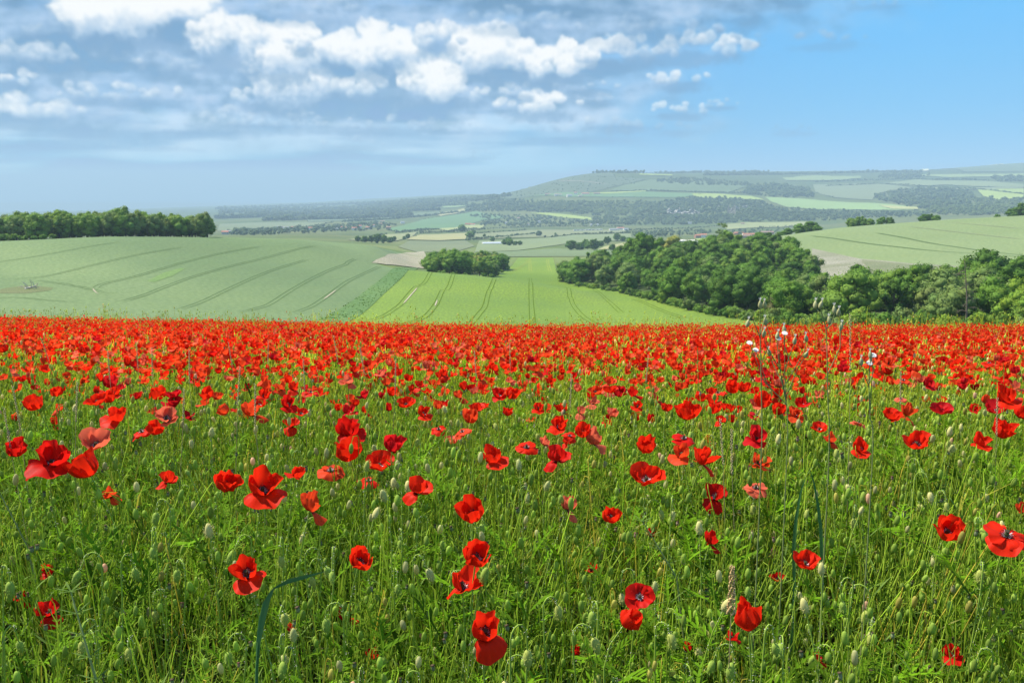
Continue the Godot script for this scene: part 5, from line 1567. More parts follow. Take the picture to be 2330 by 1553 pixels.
func bud_mesh(seed_: int, fuzzy := true) -> ArrayMesh:
	var key := "bud%d" % seed_
	if not petals.has(key):
		var g := RandomNumberGenerator.new()
		g.seed = seed_ + 70
		var b := MB.new()
		var r := Vector3(0.0058, 0.0112, 0.0055) * g.randf_range(0.9, 1.12)
		b.ball(Vector3(0, r.y * 0.95, 0), r, 8, 9)
		for k in b.v.size():                       # egg shape with a seam down its side
			var p := b.v[k]
			var t := p.y / (2 * r.y)
			var a := atan2(p.z, p.x)
			var s := (1.12 - 0.32 * t) * (1.0 - 0.06 * exp(-pow(wrapf(a, -PI, PI) * 3.0, 2)))
			b.v[k] = Vector3(p.x * s, p.y, p.z * s)
			b.c[k] = Color.WHITE * g.randf_range(0.9, 1.08)
		if fuzzy:
			for k in 70:
				var d := Vector3(g.randfn(), g.randfn() * 0.9, g.randfn()).normalized()
				var p := Vector3(0, r.y * 0.95, 0) + d * r * 0.98
				b.blade([p, p + d * 0.0018, p + d * 0.0036 + Vector3(0, 0.0008, 0)], 0.00028, d.cross(Vector3(0.1, 1, 0.2)).normalized(), Color(1.1, 1.1, 0.9))
		petals[key] = b.mesh()
	return petals[key]

func bud(base: Vector3, height: float, scale: float, erect: bool, pale: bool) -> Node3D:
	var o := thing("poppy_bud", "", "poppy bud", base, "poppy buds nearest the camera")
	var a := rng.randf() * TAU
	var d := Vector3(cos(a), 0, sin(a))
	var foot := Vector3(rng.randf_range(-0.05, 0.05), -0.02, rng.randf_range(-0.05, 0.05))
	var pts := []
	var axis := Vector3.UP
	var at := Vector3.ZERO
	if erect:
		axis = (Vector3.UP + Vector3(rng.randfn(), 0, rng.randfn()) * 0.28).normalized()
		at = Vector3(0, height, 0)
		pts = stem_points(foot, at, axis)
	else:
		var hook := rng.randf_range(0.011, 0.02)
		var fall := rng.randf_range(0.004, 0.035)
		var k := Vector3(0, height - hook, 0) - d * hook
		pts = stem_points(foot, k, Vector3.UP)
		for i in 6:
			var t := PI * (i + 1) / 6.0 * rng.randf_range(0.92, 1.02)
			pts.append(k + d * hook * (1 - cos(t)) + Vector3(0, hook * 1.3 * sin(t), 0))
		axis = (Vector3.DOWN + d * rng.randf_range(-0.25, 0.5)).normalized()
		at = pts[-1] + axis * fall
		pts.append(at)
	var b := MB.new()
	b.tube(pts, 0.0021, 0.0014, 5, Color(0.28, 0.41, 0.06))
	hairs(b, pts, 46, 0.005, Color(0.26, 0.29, 0.13))
	obj("stem", b.mesh(), stem_mat, o)
	var m := obj("bud", bud_mesh(rng.randi() % 5), bud_mats[(1 if pale else 0) + (2 if rng.randf() < 0.3 else 0)], o)
	var x: Vector3 = Vector3.UP.cross(axis)
	var turn := Basis() if x.length() < 0.01 and axis.y > 0 else Basis(Vector3.RIGHT, PI) if x.length() < 0.01 else Basis(x.normalized(), Vector3.UP.angle_to(axis))
	m.transform = Transform3D(turn, at).scaled_local(Vector3.ONE * scale)
	buds.append([o, ("upright " if erect else "nodding ") + ("cream" if pale else "green") + " poppy bud", base + at])
	return o

var bud_mats := []

func pinnate(b: MB, g: RandomNumberGenerator, from: Vector3, dir: Vector3, l: float, col: Color) -> void:
	# a cut poppy leaf: a midrib with pairs of toothed lobes
	var side := dir.cross(Vector3.UP).normalized()
	var pts := []
	for k in 5:
		var t := k / 4.0
		pts.append(from + dir * l * t + Vector3(0, l * (0.35 * t - 0.42 * t * t), 0))
	var tip := col * 1.1
	b.blade(pts, l * 0.035, side, col, tip)
	for k in 5:
		var t := 0.22 + 0.16 * k
		var q := t * 4
		var p: Vector3 = pts[int(q)].lerp(pts[mini(int(q) + 1, 4)], q - int(q))
		var w := l * 0.30 * sin(PI * (0.2 + 0.75 * t)) * g.randf_range(0.7, 1.2)
		for s in [-1.0, 1.0]:
			var e: Vector3 = (side * s + dir * 0.75 + Vector3(0, g.randf_range(-0.15, 0.25), 0)).normalized()
			b.blade([p, p + e * w * 0.55 + Vector3(0, w * 0.06, 0), p + e * w], l * 0.028, e.cross(Vector3.UP).normalized(), col, tip)

func tuft(kind: String, seed_: int) -> ArrayMesh:
	var g := RandomNumberGenerator.new()
	g.seed = seed_
	var b := MB.new()
	if kind == "stems" or kind == "budding":
		for k in 9:
			var f := Vector3(g.randfn() * 0.055, 0, g.randfn() * 0.055)
			var h := g.randf_range(0.26, 0.52)
			var l := Vector3(g.randfn() * 0.06, 0, g.randfn() * 0.06)
			var col := Color(0.34, 0.47, 0.05) * g.randf_range(0.6, 1.3)
			var pts := [f, f + Vector3(0, h * 0.35, 0) + l * 0.3, f + Vector3(0, h * 0.7, 0) + l * 0.8, f + Vector3(0, h, 0) + l * 1.2]
			if k % 3 == 0 or kind == "budding" and k % 3 == 1:
				var a := g.randf() * TAU
				var d := Vector3(cos(a), 0, sin(a)) * 0.013
				var t: Vector3 = pts[-1]
				pts += [t + d * 0.4 + Vector3(0, 0.014, 0), t + d * 1.5 + Vector3(0, 0.014, 0), t + d * 2 - Vector3(0, 0.006, 0)]
				b.tube(pts, 0.0015, 0.0010, 3, col)
				b.ball(t + d * 2 - Vector3(0, 0.018, 0), Vector3(0.0072, 0.0145, 0.0072), 5, 6, (Color(0.25, 0.36, 0.06) if g.randf() < 0.85 else Color(0.38, 0.38, 0.17)) * g.randf_range(0.85, 1.15))
			elif k % 5 == 1:
				b.tube(pts, 0.0015, 0.0010, 3, col)        # ripe seed capsule
				var t: Vector3 = pts[-1]
				b.ball(t + Vector3(0, 0.006, 0), Vector3(0.0048, 0.0075, 0.0048), 4, 6, Color(0.20, 0.24, 0.13))
				b.ball(t + Vector3(0, 0.0135, 0), Vector3(0.006, 0.0016, 0.006), 2, 6, Color(0.11, 0.085, 0.05))
			else:
				b.tube(pts, 0.0018, 0.0010, 3, col)
			for i in 2:
				var y := g.randf_range(0.2, 0.75)
				var a := g.randf() * TAU
				var p: Vector3 = pts[0].lerp(pts[3], y)
				var d := Vector3(cos(a), g.randf_range(0.5, 1.2), sin(a)).normalized()
				b.blade([p, p + d * 0.035, p + d * 0.07 - Vector3(0, 0.008, 0)], 0.0026, d.cross(Vector3.UP).normalized(), Color(0.10, 0.18, 0.035) * g.randf_range(0.8, 1.3), Color(0.16, 0.24, 0.05))
	elif kind == "leaves":
		for k in 8:
			var f := Vector3(g.randfn() * 0.05, g.randf_range(0.02, 0.36), g.randfn() * 0.05)
			var a := g.randf() * TAU
			var d := Vector3(cos(a), g.randf_range(0.3, 1.5), sin(a)).normalized()
			pinnate(b, g, f, d, g.randf_range(0.08, 0.16), Color(0.095, 0.195, 0.008) * g.randf_range(0.5, 1.45))
	elif kind == "grass":
		for k in 13:
			var f := Vector3(g.randfn() * 0.05, 0, g.randfn() * 0.05)
			var h := g.randf_range(0.2, 0.46)
			var a := g.randf() * TAU
			var d := Vector3(cos(a), 0, sin(a)) * h * g.randf_range(0.1, 0.4)
			b.blade([f, f + Vector3(0, h * 0.4, 0) + d * 0.2, f + Vector3(0, h * 0.8, 0) + d * 0.6, f + Vector3(0, h * g.randf_range(0.85, 1.0), 0) + d * 1.2], 0.0026, Vector3(-sin(a), 0, cos(a)), Color(0.13, 0.24, 0.014) * g.randf_range(0.7, 1.3), Color(0.25, 0.35, 0.04))
	elif kind == "whorls":
		for k in 2:
			var f := Vector3(g.randfn() * 0.03, 0, g.randfn() * 0.03)
			var h := g.randf_range(0.25, 0.42)
			var l := Vector3(g.randfn() * 0.06, h, g.randfn() * 0.06)
			b.tube([f, f + l * 0.5 + Vector3(0.01, 0, 0), f + l], 0.0014, 0.0008, 3, Color(0.16, 0.23, 0.06))
			for i in 7:
				var p := f + l * (0.25 + 0.125 * i)
				for j in 7:
					var a := TAU * j / 7 + i
					var d := Vector3(cos(a), 0.45, sin(a)).normalized()
					b.blade([p, p + d * 0.016, p + d * 0.03], 0.0016, Vector3(-sin(a), 0, cos(a)), Color(0.13, 0.24, 0.02), Color(0.20, 0.30, 0.04))
	return b.mesh()

func far_bloom(form: String, seed_: int) -> ArrayMesh:
	var b := MB.new()
	for k in 4:
		var l: Array = FORMS[form][k]
		petal_into(b, BLOOM * 1.05, l[0], l[1], l[2], seed_ * 7 + k, 5, 3, false)
	b.ball(Vector3(0, 0.008, 0), Vector3(0.008, 0.006, 0.008), 3, 5, Color(0.06, 0.2, 0.5))
	return b.mesh()

func meadow_spot(d0: float, d1: float) -> Vector3:
	# a place in front of the camera, even over the ground between two distances
	var d := sqrt(rng.randf_range(d0 * d0, d1 * d1))
	var x := rng.randf_range(-1, 1) * (0.62 * d + 1.7)
	return Vector3(x, H(x, -d), -d)

func wp(px: float, py: float, d: float) -> Vector3:
	var r := ray(px, py)
	return EYE + r * (d / -r.z)

func build_meadow() -> void:
	var reds := {"scarlet": lin(0.80, 0.026, 0.007), "deep": lin(0.68, 0.013, 0.008), "orange": lin(0.78, 0.070, 0.018), "salmon": lin(0.78, 0.15, 0.08), "crimson": lin(0.64, 0.014, 0.018)}
	for k in reds:
		petal_mats[k] = leafy(reds[k], 0.95, 0.5)
		petal_mats[k].rim_enabled = true
		petal_mats[k].rim = 0.2
		petal_mats[k].rim_tint = 0.8
	stem_mat = leafy(Color.WHITE, 0.25, 0.6)
	centre_mat = mat(Color.WHITE, 0.95, 0.05)
	blades_mat = leafy(Color.WHITE, 0.85, 0.7)
	straw_mat = leafy(Color.WHITE, 0.3, 0.8)
	for c in [lin(0.26, 0.37, 0.06), lin(0.55, 0.52, 0.20), lin(0.36, 0.41, 0.09), lin(0.42, 0.44, 0.16)]:
		var m := leafy(c, 0.2, 0.75)
		m.rim_enabled = true
		m.rim = 0.4
		bud_mats.append(m)
	for p in SHOWN:
		poppy_px(p[0], p[1], p[2], p[3], p[4], p[5], p[6], p[7])
	# more of them behind, each still a flower of its own, until they are too many to tell apart
	var forms := ["cup", "cup", "lip", "lip", "open", "closed", "lopsided", "ragged", "wing", "drooping"]
	var tones := ["scarlet", "scarlet", "scarlet", "deep", "orange", "orange", "crimson", "salmon"]
	var spots := []
	for k in 40000:
		var d := 3.4 + 27.6 * pow(rng.randf(), 0.82)
		spots.append(d)
	spots.sort()
	var blooms := {}
	var tints := {}
	var bf := ["cup", "lip", "open", "closed", "ragged", "lopsided"]
	for f in bf:
		blooms[f] = []
		tints[f] = []
	var left := 300 - poppies.size()
	for d in spots:
		var thin := 0.34 if d < 4.2 else 0.8 if d < 5.2 else 1.0
		if rng.randf() > thin:
			continue
		var x = rng.randf_range(-1, 1) * (0.62 * d + 0.5)
		var clump := nz.get_noise_2d(x * 160, d * 160)
		if clump < -0.28 and d < 12 or clump < -0.1 and d < 6:
			continue
		var base := Vector3(x, H(x, -d), -d)
		var h := clampf(rng.randfn(0.53, 0.07), 0.34, 0.74)
		if left > 0 and absf(x) < 0.575 * d:
			left -= 1
			poppy(base, h, rng.randf_range(0.75, 1.1), forms[rng.randi() % forms.size()], rng.randf_range(0, 34), rng.randf_range(-180, 180), tones[rng.randi() % tones.size()], "small")
		else:
			var f: String = bf[rng.randi() % bf.size()]
			var t := Basis(Vector3.UP, rng.randf() * TAU) * Basis(Vector3.RIGHT, deg_to_rad(rng.randf_range(-10, 34)))
			var s := rng.randf_range(0.66, 1.0)
			blooms[f].append(Transform3D(t.scaled(Vector3(s, s, s)), base + Vector3(0, h, 0)))
			var q := rng.randf()
			var c: Color = reds["scarlet"] if q < 0.36 else reds["deep"] if q < 0.39 else reds["orange"] if q < 0.91 else reds["crimson"] if q < 0.93 else reds["salmon"]  # the large orange share paints in translucency and haze of far petals
			tints[f].append(c.srgb_to_linear() * rng.randf_range(0.95, 1.25))
	for k in 90:                       # the field goes on beside the view
		var d := rng.randf_range(1.0, 3.6)
		var x := (0.64 * d + rng.randf_range(0.0, 1.3)) * (1 if k % 2 else -1)
		var f: String = bf[k % bf.size()]
		blooms[f].append(Transform3D(Basis.from_euler(Vector3(rng.randfn() * 0.25, rng.randf() * TAU, rng.randfn() * 0.25)), Vector3(x, H(x, -d) + rng.randf_range(0.45, 0.62), -d)))
		tints[f].append((reds["scarlet"] as Color).srgb_to_linear() * rng.randf_range(0.9, 1.15))
	var red := leafy(Color.WHITE, 0.95, 0.55)
	for f in bf:
		many("poppy_field_blooms", far_bloom(f, bf.find(f) + 3), red, blooms[f], tints[f], "red poppies covering the field as far as the brow")
	# buds
	for l in [[1182, 1070, 1, 1, 0.58], [833, 1073, 1, 0, 0.58], [905, 1058, 0, 1, 0.58], [930, 1065, 0, 1, 0.56], [602, 1058, 0, 1, 0.58], [1078, 1236, 0, 0, 0.52], [1180, 1428, 0, 0, 0.55], [1252, 1362, 0, 0, 0.5], [477, 1222, 1, 1, 0.5], [1870, 1308, 1, 1, 0.48], [1928, 1318, 0, 0, 0.48], [1958, 1335, 0, 0, 0.46], [2236, 1282, 0, 0, 0.5],
		[2245, 1478, 0, 0, 0.4], [1508, 1420, 0, 0, 0.47], [1326, 1425, 0, 0, 0.46], [1355, 1372, 0, 0, 0.46], [1592, 1216, 1, 1, 0.5], [1650, 1470, 0, 0, 0.4], [1835, 1395, 1, 1, 0.44], [286, 1265, 0, 0, 0.5], [208, 1262, 0, 0, 0.5], [410, 1278, 0, 0, 0.48], [200, 1415, 0, 0, 0.42], [295, 1450, 0, 0, 0.36], [538, 1445, 0, 0, 0.42], [640, 1385, 0, 0, 0.45], [760, 1376, 0, 0, 0.44], [655, 1475, 0, 0, 0.38],
		[940, 1530, 0, 0, 0.38], [820, 1525, 0, 0, 0.36], [710, 1250, 0, 0, 0.5], [876, 1140, 1, 1, 0.54], [850, 1180, 1, 1, 0.5], [952, 1265, 0, 1, 0.5], [1098, 1325, 1, 0, 0.5], [370, 1140, 0, 0, 0.56], [348, 1205, 0, 0, 0.52], [556, 1220, 0, 0, 0.5], [640, 1225, 0, 0, 0.5], [10, 1290, 0, 0, 0.5], [20, 1430, 0, 0, 0.44], [1660, 1545, 1, 0, 0.36], [1550, 1545, 0, 1, 0.34], [1242, 1116, 1, 1, 0.5], [1770, 1010, 1, 1, 0.58], [2165, 1028, 1, 1, 0.56], [2098, 1078, 0, 1, 0.52], [2160, 993, 1, 1, 0.56], [1646, 1390, 1, 1, 0.48], [1750, 1425, 0, 0, 0.5], [2230, 1180, 0, 0, 0.5], [480, 993, 1, 1, 0.58], [160, 1038, 0, 1, 0.6]]:
		var base := hit(l[0], l[1], 0.7, l[4])
		bud(base, l[4], rng.randf_range(1.3, 1.6), l[2] == 1, l[3] == 1)
	while buds.size() < 300:
		var p := meadow_spot(1.25, 4.3)
		if absf(p.x) > 0.575 * -p.z:
			continue
		var low := p.z > -2.0
		bud(p, clampf(rng.randfn(0.36 if low else 0.46, 0.07), 0.2, 0.58), rng.randf_range(0.95, 1.45), rng.randf() < 0.25, rng.randf() < 0.3)
	# the green between them
	var kinds := [["stems", 3], ["budding", 2], ["leaves", 3], ["grass", 2], ["whorls", 2]]
	var near_n := {"stems": 80, "budding": 24, "leaves": 70, "grass": 62, "whorls": 22}
	var far_n := {"stems": 17, "budding": 8, "leaves": 13, "grass": 9, "whorls": 2}
	for k in kinds:
		for i in k[1]:
			var where := []
			var cols := []
			for zone in [[0.75, 4.2, near_n[k[0]], 0.66 * 17.0 + 11.0], [4.2, 9.0, near_n[k[0]] * 0.62, 0.62 * 63.0 + 16], [9.0, 31.0, far_n[k[0]], 0.62 * 880.0]]:
				for n in int(zone[2] * zone[3] / k[1]):
					var p := meadow_spot(zone[0], zone[1])
					var s := rng.randf_range(0.78, 1.1) * (0.86 if p.z > -2.0 else 1.12 if p.z < -6.0 else 1.0)
					if p.z < -26.0 and k[0] != "leaves" and rng.randf() < 0.22:
						s *= rng.randf_range(1.2, 1.7)
					var t := Basis.from_euler(Vector3(rng.randfn() * 0.13, rng.randf() * TAU, rng.randfn() * 0.13)).scaled(Vector3(s, s * rng.randf_range(0.85, 1.12), s))
					where.append(Transform3D(t, p))
					var dry := clampf(smoothstep(2.0, 7.0, -p.z) * rng.randf_range(0.2, 1.0), 0, 1)  # straw tone, with light caught by far hairy stems put into the tint
					var c := Color(1, 1, 1).lerp(Color(2.3, 1.75, 1.7), dry * (1.0 if k[0] != "leaves" else 0.4)) * rng.randf_range(0.92, 1.45)
					if k[0] != "leaves" and rng.randf() < 0.07:
						c = Color(2.1, 1.35, 1.9) * rng.randf_range(0.7, 1.1)      # dead stalks among the green
					cols.append(c)
			many("poppy_foliage" if k[0] != "grass" else "grass", tuft(k[0], 900 + i * 13 + k[0].length()), blades_mat, where, cols, {"stems": "hairy green poppy stems filling the field", "budding": "thin poppy stems with nodding buds and seed heads", "leaves": "cut green poppy leaves low in the field", "grass": "fine grass between the poppy stems", "whorls": "narrow leaved weeds between the poppies"}[k[0]])
	specials()

func specials() -> void:
	# the bent blade of a cereal plant in front
	var d := 1.32
	var blue := leafy(lin(0.075, 0.19, 0.065), 0.35, 0.4)
	blue.vertex_color_use_as_albedo = true
	var o := thing("cereal_leaf", "broad bent blue green grass blade at the front of the poppies", "grass blade", Vector3(wp(582, 1553, d).x, H(wp(582, 1553, d).x, -d), -d))
	var pts := []
	for q in [[580, 1800, 0], [582, 1620, 0], [584, 1520, 0], [588, 1460, 0], [596, 1412, 0.0], [606, 1368, 0.01], [622, 1337, 0.02], [655, 1321, 0.04], [695, 1311, 0.06], [742, 1299, 0.08]]:
		pts.append(wp(q[0], q[1], d - q[2]) - o.position)
	pts[0] = Vector3(0, -0.02, 0)
	var b := MB.new()
	var w := [0.0016, 0.0018, 0.002, 0.0045, 0.0068, 0.0078, 0.008, 0.0072, 0.0048, 0.0004]
	var f := 0
	for k in pts.size():
		var side := Vector3(0.9, 0.25, 0.35).normalized() if k < 6 else Vector3(0.35, 0.9, 0.4).normalized()
		side = Vector3(0.9, 0.25, 0.35).lerp(Vector3(0.1, 0.8, 0.55), smoothstep(4, 8, k)).normalized()
		for e in 5:
			var t := e / 2.0 - 1.0
			b.vert(pts[k] + side * w[k] * t + Vector3(0, 0, 0.3 * w[k] * t * t), Vector3(0.5 * t, 0.1, 1).normalized(), Color.WHITE * (1.0 + 0.12 * (e % 2)))
	for k in pts.size() - 1:
		for e in 4:
			b.quad(k * 5 + e, k * 5 + e + 1, k * 5 + e + 6, k * 5 + e + 5)
	obj("blade", b.mesh(), blue, o)
	var st := MB.new()
	st.tube([pts[0], pts[1], pts[2], pts[3]], 0.003, 0.0022, 6, Color(1.3, 1.25, 1.0))
	obj("stalk", st.mesh(), blue, o)
	# upright dark blades on the right
	for l in [[[[1808, 1330], [1806, 1250], [1812, 1180], [1822, 1120], [1838, 1075]], "dark upright grass blade, left one of the pair on the right"], [[[1872, 1330], [1870, 1250], [1868, 1200], [1862, 1150], [1852, 1095], [1840, 1060]], "pale sheathed upright grass blade, right one of the pair"]]:
		var dd := 2.05
		var g0 := wp(l[0][0][0], l[0][0][1], dd)
		var t := thing("cereal_leaf", l[1], "grass blade", Vector3(g0.x, H(g0.x, g0.z), g0.z), "upright grass blades on the right")
		var pp := [Vector3(0, -0.02, 0)]
		for q in l[0]:
			pp.append(wp(q[0], q[1], dd) - t.position)
		var m := MB.new()
		m.blade(pp, 0.0042, Vector3(0.9, 0.1, 0.4).normalized(), Color(0.9, 0.9, 0.8), Color(0.8, 0.9, 0.8))
		obj("blade", m.mesh(), blue, t)
	# cream seed spike
	var sd := 1.62
	var a0 := wp(1664, 1395, sd)
	var sp_ := thing("seed_spike", "dry cream seed spike standing beside the tall closed poppy", "seed spike", Vector3(a0.x, H(a0.x, a0.z), a0.z))
	var s0 := a0 - sp_.position
	var s1 := wp(1667, 1288, sd) - sp_.position
	var m2 := MB.new()
	m2.tube([Vector3(0.01, -0.02, 0.02), s0 * 0.5, s0, s1], 0.0016, 0.0008, 5, Color(0.34, 0.30, 0.14))
	obj("stalk", m2.mesh(), straw_mat, sp_)
	for k in 30:
		var t := k / 29.0
		var m3 := MB.new()
		for j in 4:
			var a := TAU * j / 4 + k * 1.3
			var r := 0.0062 * (1.0 - 0.6 * t) + 0.001
			m3.ball(s0.lerp(s1, t) + Vector3(cos(a) * r, rng.randf_range(-0.001, 0.001), sin(a) * r), Vector3(0.0028, 0.0034, 0.0028) * rng.randf_range(0.6, 1.15) * (1.0 - 0.35 * t), 3, 5, Color(0.56, 0.40, 0.19) * rng.randf_range(0.85, 1.15))
		obj("seed_cluster", m3.mesh(), straw_mat, sp_)
	# pale stalks of cleavers
	for l in [[1540, 1314, 1462, 1185, 2.0, "pale leaning cleavers stalk right of the middle"], [217, 1545, 160, 1345, 1.36, "pale leaning cleavers stalk at the left front"], [60, 1240, -20, 1085, 2.2, "thin leaning cleavers stalk by the left margin"]]:
		var p0 := wp(l[0], l[1], l[4])
		var p1 := wp(l[2], l[3], l[4] + 0.05)
		var t := thing("cleavers_stalk", l[5], "weed stalk", Vector3(p0.x + 0.03, H(p0.x, p0.z), p0.z), "leaning cleavers stalks")
		var m := MB.new()
		m.tube([Vector3(0.03, -0.02, 0), p0 - t.position, (p0 + p1) / 2 - t.position, p1 - t.position], 0.0026, 0.0012, 5, Color(0.27, 0.33, 0.11))
		obj("stalk", m.mesh(), stem_mat, t)
		for k in 5:
			var p := p0.lerp(p1, k / 4.0) - t.position
			var q := MB.new()
			for j in 6:
				var a := TAU * j / 6 + k
				var dd := Vector3(cos(a), 0.3, sin(a)).normalized()
				q.blade([p, p + dd * 0.017, p + dd * 0.03], 0.0022, Vector3(-sin(a), 0, cos(a)), Color(0.11, 0.20, 0.04), Color(0.17, 0.25, 0.06))
			obj("leaf_whorl", q.mesh(), blades_mat, t)
	# white campions
	var camp := [
		[1.95, [[1732, 1060], [1733, 900], [1730, 760], [1730, 700]], [[[1731, 760], [1742, 715], [1741, 700]], [[1731, 770], [1715, 730], [1700, 742]], [[1732, 830], [1755, 770], [1743, 738]]], "tall white campion standing alone with a three pointed head", []],
		[1.9, [[1885, 1080], [1884, 900], [1882, 780], [1880, 745], [1866, 700]], [[[1880, 748], [1893, 738], [1900, 712]], [[1880, 750], [1886, 742], [1889, 736]], [[1866, 712], [1855, 700]], [[1884, 850], [1912, 790], [1913, 750]], [[1912, 790], [1912, 725], [1908, 718]]], "tall white campion with several swollen green buds beside the wood", []],
		[2.0, [[1790, 1060], [1790, 920], [1775, 840], [1768, 770]], [[[1775, 840], [1745, 790], [1738, 765]], [[1780, 860], [1800, 800], [1808, 782]], [[1785, 880], [1830, 800], [1836, 776]], [[1800, 830], [1784, 780], [1786, 756]], [[1790, 900], [1815, 840], [1832, 812]], [[1780, 870], [1760, 830], [1752, 808]]], "branching white campion between the two tall ones", [[1786, 758], [1772, 770], [1706, 780], [1720, 796]]],
		[1.9, [[1985, 1060], [1980, 950], [1978, 860], [1982, 815]], [[[1979, 870], [1990, 840], [1978, 828]], [[1979, 880], [1966, 850], [1960, 830]]], "short white campion with two open white flowers", [[1988, 808], [1979, 826]]],
	]
	var white := leafy(lin(0.8, 0.78, 0.74), 0.4, 0.6)
	for c in camp:
		var dd: float = c[0]
		var p0 := wp(c[1][0][0], c[1][0][1], dd)
		var t := thing("white_campion", c[3], "campion", Vector3(p0.x, H(p0.x, p0.z), p0.z), "white campions among the poppies")
		var path := [Vector3(0, -0.02, 0)]
		for q in c[1]:
			path.append(wp(q[0], q[1], dd) - t.position)
		var m := MB.new()
		m.tube(smooth_path(path, 0.04), 0.0022, 0.0011, 5, Color(0.22, 0.27, 0.10))
		obj("stem", m.mesh(), stem_mat, t)
		var tips := [path[-1]]
		for br in c[2]:
			var bp := []
			var off := rng.randf_range(-0.03, 0.03)
			for q in br:
				bp.append(wp(q[0], q[1], dd + off * (0 if bp.is_empty() else 1)) - t.position)
			var mm := MB.new()
			mm.tube(bp, 0.0013, 0.0009, 4, Color(0.22, 0.27, 0.10))
			obj("branch", mm.mesh(), stem_mat, t)
			tips.append(bp[-1])
		for tip in tips:
			var k := MB.new()
			var lean := Vector3(rng.randfn() * 0.2, 1, rng.randfn() * 0.2).normalized()
			var turn := Basis(Quaternion(Vector3.UP, lean))
			k.ball(Vector3.ZERO, Vector3(0.0046, 0.0095, 0.0046), 8, 10, Color(0.44, 0.44, 0.22))
			for q in k.v.size():                     # swollen below, drawn in at the mouth
				var y := k.v[q].y / 0.0095
				var s := 1.05 - 0.42 * smoothstep(-0.2, 1.0, y) + 0.05 * sin(atan2(k.v[q].z, k.v[q].x) * 10.0)
				k.v[q] = tip + turn * Vector3(k.v[q].x * s, k.v[q].y + 0.007, k.v[q].z * s)
				k.n[q] = turn * k.n[q]
			for i in 5:
				var a := TAU * i / 5
				var e := Vector3(cos(a) * 0.5, 1, sin(a) * 0.5).normalized()
				k.blade([tip + lean * 0.013 + e * 0.001, tip + lean * 0.015 + e * 0.004, tip + lean * 0.015 + e * 0.009], 0.0008, Vector3(-sin(a), 0, cos(a)), Color(0.30, 0.29, 0.14))
			obj("calyx", k.mesh(), stem_mat, t)
		for fl in c[4]:
			var at := wp(fl[0], fl[1], dd) - t.position
			var st2 := MB.new()
			st2.tube([path[mini(2, path.size() - 1)], path[2].lerp(at, 0.6) - Vector3(0, 0.03, 0), at], 0.0012, 0.0008, 4, Color(0.22, 0.27, 0.10))
			obj("branch", st2.mesh(), stem_mat, t)
			for i in 5:
				var m4 := MB.new()
				petal_into(m4, 0.0075, i * 72.0, 30, -10, i + 40, 4, 3, false, Transform3D(Basis(Vector3.RIGHT, 0.6), at))
				obj("petal", m4.mesh(), white, t)
	# dry grass ears over the poppies on the left
	for l in [[175, 925, 2.7], [30, 935, 2.5], [10, 985, 2.4], [418, 940, 2.7], [345, 845, 3.6], [545, 890, 2.9], [580, 930, 2.6], [310, 830, 4.2], [430, 850, 3.4], [1935, 775, 2.6], [1640, 1010, 2.3], [1665, 1035, 2.3], [900, 870, 3.6], [610, 825, 4.6], [95, 820, 4.8], [245, 850, 3.7], [760, 815, 4.6], [1080, 850, 4.2], [1300, 905, 3.2], [2270, 960, 2.7], [2050, 900, 3.2], [1475, 860, 3.9], [690, 870, 3.5], [820, 840, 4.0], [1160, 830, 4.6], [520, 830, 4.4]]:
		var top := wp(l[0], l[1] - 45, l[2])
		var base := Vector3(top.x + rng.randf_range(-0.08, 0.08), 0, top.z + rng.randf_range(-0.05, 0.05))
		base.y = H(base.x, base.z)
		var t := thing("grass_ear", "", "grass ear", base, "dry grass ears standing above the poppies")
		var up := top - base
		var bend := Vector3(rng.randfn() * 0.02, 0, 0)
		var m := MB.new()
		m.tube([Vector3(0, -0.02, 0), up * 0.5 + bend, up * 0.86 + bend * 0.5, up], 0.0012, 0.0007, 4, Color(0.36, 0.32, 0.15))
		obj("stalk", m.mesh(), straw_mat, t)
		var e := MB.new()
		for k in 44:
			var q := 0.85 + 0.17 * k / 43.0
			var a := k * 2.4
			var c := (up * 0.86 + bend * 0.5).lerp(up, (q - 0.86) / 0.14)
			e.ball(c + Vector3(cos(a), 0, sin(a)) * 0.0022, Vector3(0.0014, 0.0036, 0.0014), 2, 4, Color(0.50, 0.42, 0.25) * rng.randf_range(0.8, 1.2))
		obj("ear", e.mesh(), straw_mat, t)
		ears.append([t, "dry straw coloured grass ear", top])

# ------------------------------------------------------------------ saying which one is which
const ORD := ["nearest", "second", "third", "fourth", "fifth", "sixth", "seventh", "eighth", "ninth", "tenth", "eleventh", "twelfth", "thirteenth", "fourteenth", "fifteenth", "sixteenth", "seventeenth", "eighteenth", "nineteenth", "twentieth"]

func ordinal(k: int) -> String:
	if k < 20:
		return ORD[k]
	var tens := ["twenty", "thirty", "forty", "fifty", "sixty", "seventy", "eighty", "ninety"]
	var t: String = tens[((k + 1) / 10 - 2) % 8]
	var u := (k + 1) % 10
	return t + ("th" if u == 0 else "-" + ["", "first", "second", "third", "fourth", "fifth", "sixth", "seventh", "eighth", "ninth"][u])

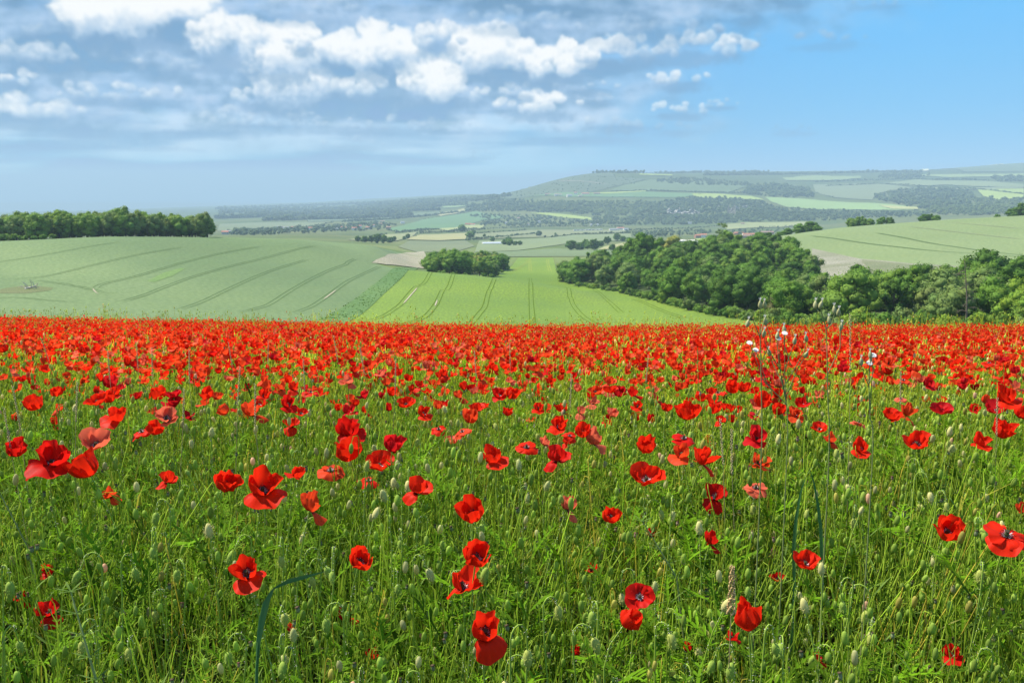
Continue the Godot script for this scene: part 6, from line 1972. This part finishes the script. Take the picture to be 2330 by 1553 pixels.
func name_by(list: Array, land_: Array) -> void:
	# each is named by its look and by its rank beside the nearest thing that can be found at once
	var bins := {}
	for e in list:
		var p := proj(e[2])
		var best := 0
		var bd := 1e12
		for k in land_.size():
			var q := Vector2(land_[k][1], land_[k][2])
			if p.distance_to(q) < bd:
				bd = p.distance_to(q)
				best = k
		var v := p - Vector2(land_[best][1], land_[best][2])
		var side := ("right of" if v.x > 0 else "left of") if absf(v.x) > absf(v.y) else ("below" if v.y > 0 else "above")
		var key := "%d|%s" % [best, side]
		if not bins.has(key):
			bins[key] = []
		bins[key].append([bd, e, side, land_[best][0]])
	for key in bins:
		var l: Array = bins[key]
		l.sort_custom(func(a, b): return a[0] < b[0])
		for k in l.size():
			(l[k][1][0] as Node).set_meta("label", "%s, %s %s the %s" % [l[k][1][1], ordinal(k), l[k][2], l[k][3]])

func label_all() -> void:
	var front := [["bent blue green grass blade", 640, 1350], ["cream seed spike", 1665, 1340], ["tall lone campion", 1730, 720], ["short campion with white flowers", 1980, 830], ["big lopsided poppy at the front", 1102, 1450], ["wide open poppy with black centre", 1455, 1360], ["pair of upright grass blades", 1840, 1200], ["leaning stalk near the middle", 1500, 1250], ["large pale salmon poppy", 217, 1017],
		["crimson cup shaped poppy", 1720, 1006], ["crowded cluster of poppies", 840, 1040], ["broad drooping poppy", 2290, 1222], ["leaning stalk at the left front", 190, 1450], ["large poppy with a broad lip", 596, 1122], ["salmon poppy by the grass ears", 378, 956], ["biggest cup over the middle", 1122, 1051], ["side-on salmon poppy", 1348, 1010], ["open poppy facing the camera", 1470, 1096], ["tall poppy in the clump", 2288, 914], ["brow under the barley tracks", 1210, 760], ["brow under the wheat field", 300, 745], ["brow under the dead tree", 2210, 760]]
	name_by(poppies, front)
	name_by(buds, front)
	name_by(ears, front)
	var sets := {
		"trees of the wood beside the barley field": [["bare dead tree", 2208, 650], ["golden round headed tree", 1532, 545], ["thin crowned tree", 1640, 540], ["chalk patch", 1930, 590], ["lowest corner of the barley", 1780, 735], ["far end of the wood", 1270, 605], ["tallest tree top", 1458, 540], ["brown tinged tree", 1790, 690]],
		"bushes along the edge of the right wood": [["bare dead tree", 2208, 700], ["lowest corner of the barley", 1780, 735], ["far end of the wood", 1270, 640], ["bend of the barley edge", 1500, 684]],
		"trees of the wood on the crest beyond the wheat": [["end of the crest wood", 488, 510], ["hedge bushes", 70, 537], ["grassy bank", 200, 530]],
		"bushes before the crest wood": [["grassy bank", 200, 530]],
		"trees of the coppice in the dip": [["chalk patch", 920, 590], ["far end of the barley", 1210, 590], ["brow of the barley", 1060, 625]],
		"bushes round the coppice": [["chalk patch", 920, 590], ["brow of the barley", 1060, 625], ["far end of the barley", 1210, 590]],
		"single trees standing in the valley meadows": [["polytunnel", 1125, 552], ["caravan row", 1338, 524], ["striped hay field", 1000, 540], ["red brick farmhouse", 1065, 512], ["straw coloured strip", 1410, 560]],
		"trees along the skyline of the ridge field": [["red roofed terraces", 1715, 537], ["end of the ridge wheel tracks", 2066, 516], ["high end of the ridge field", 2330, 490]],
	}
	for g in sets:
		var l := []
		for t in trees:
			if t[2] == g:
				l.append([t[0], t[1], t[0].position + Vector3(0, 6, 0)])
		name_by(l, sets[g])
	var l := []
	for o in get_children():
		if o.has_meta("label") and o.get_meta("label") == "pale valley house":
			l.append([o, "valley house", o.position])
	name_by(l, [["large green field", 960, 505], ["end of the crest wood", 488, 515], ["white cottage by the green field", 848, 516], ["village tree line", 700, 523]])
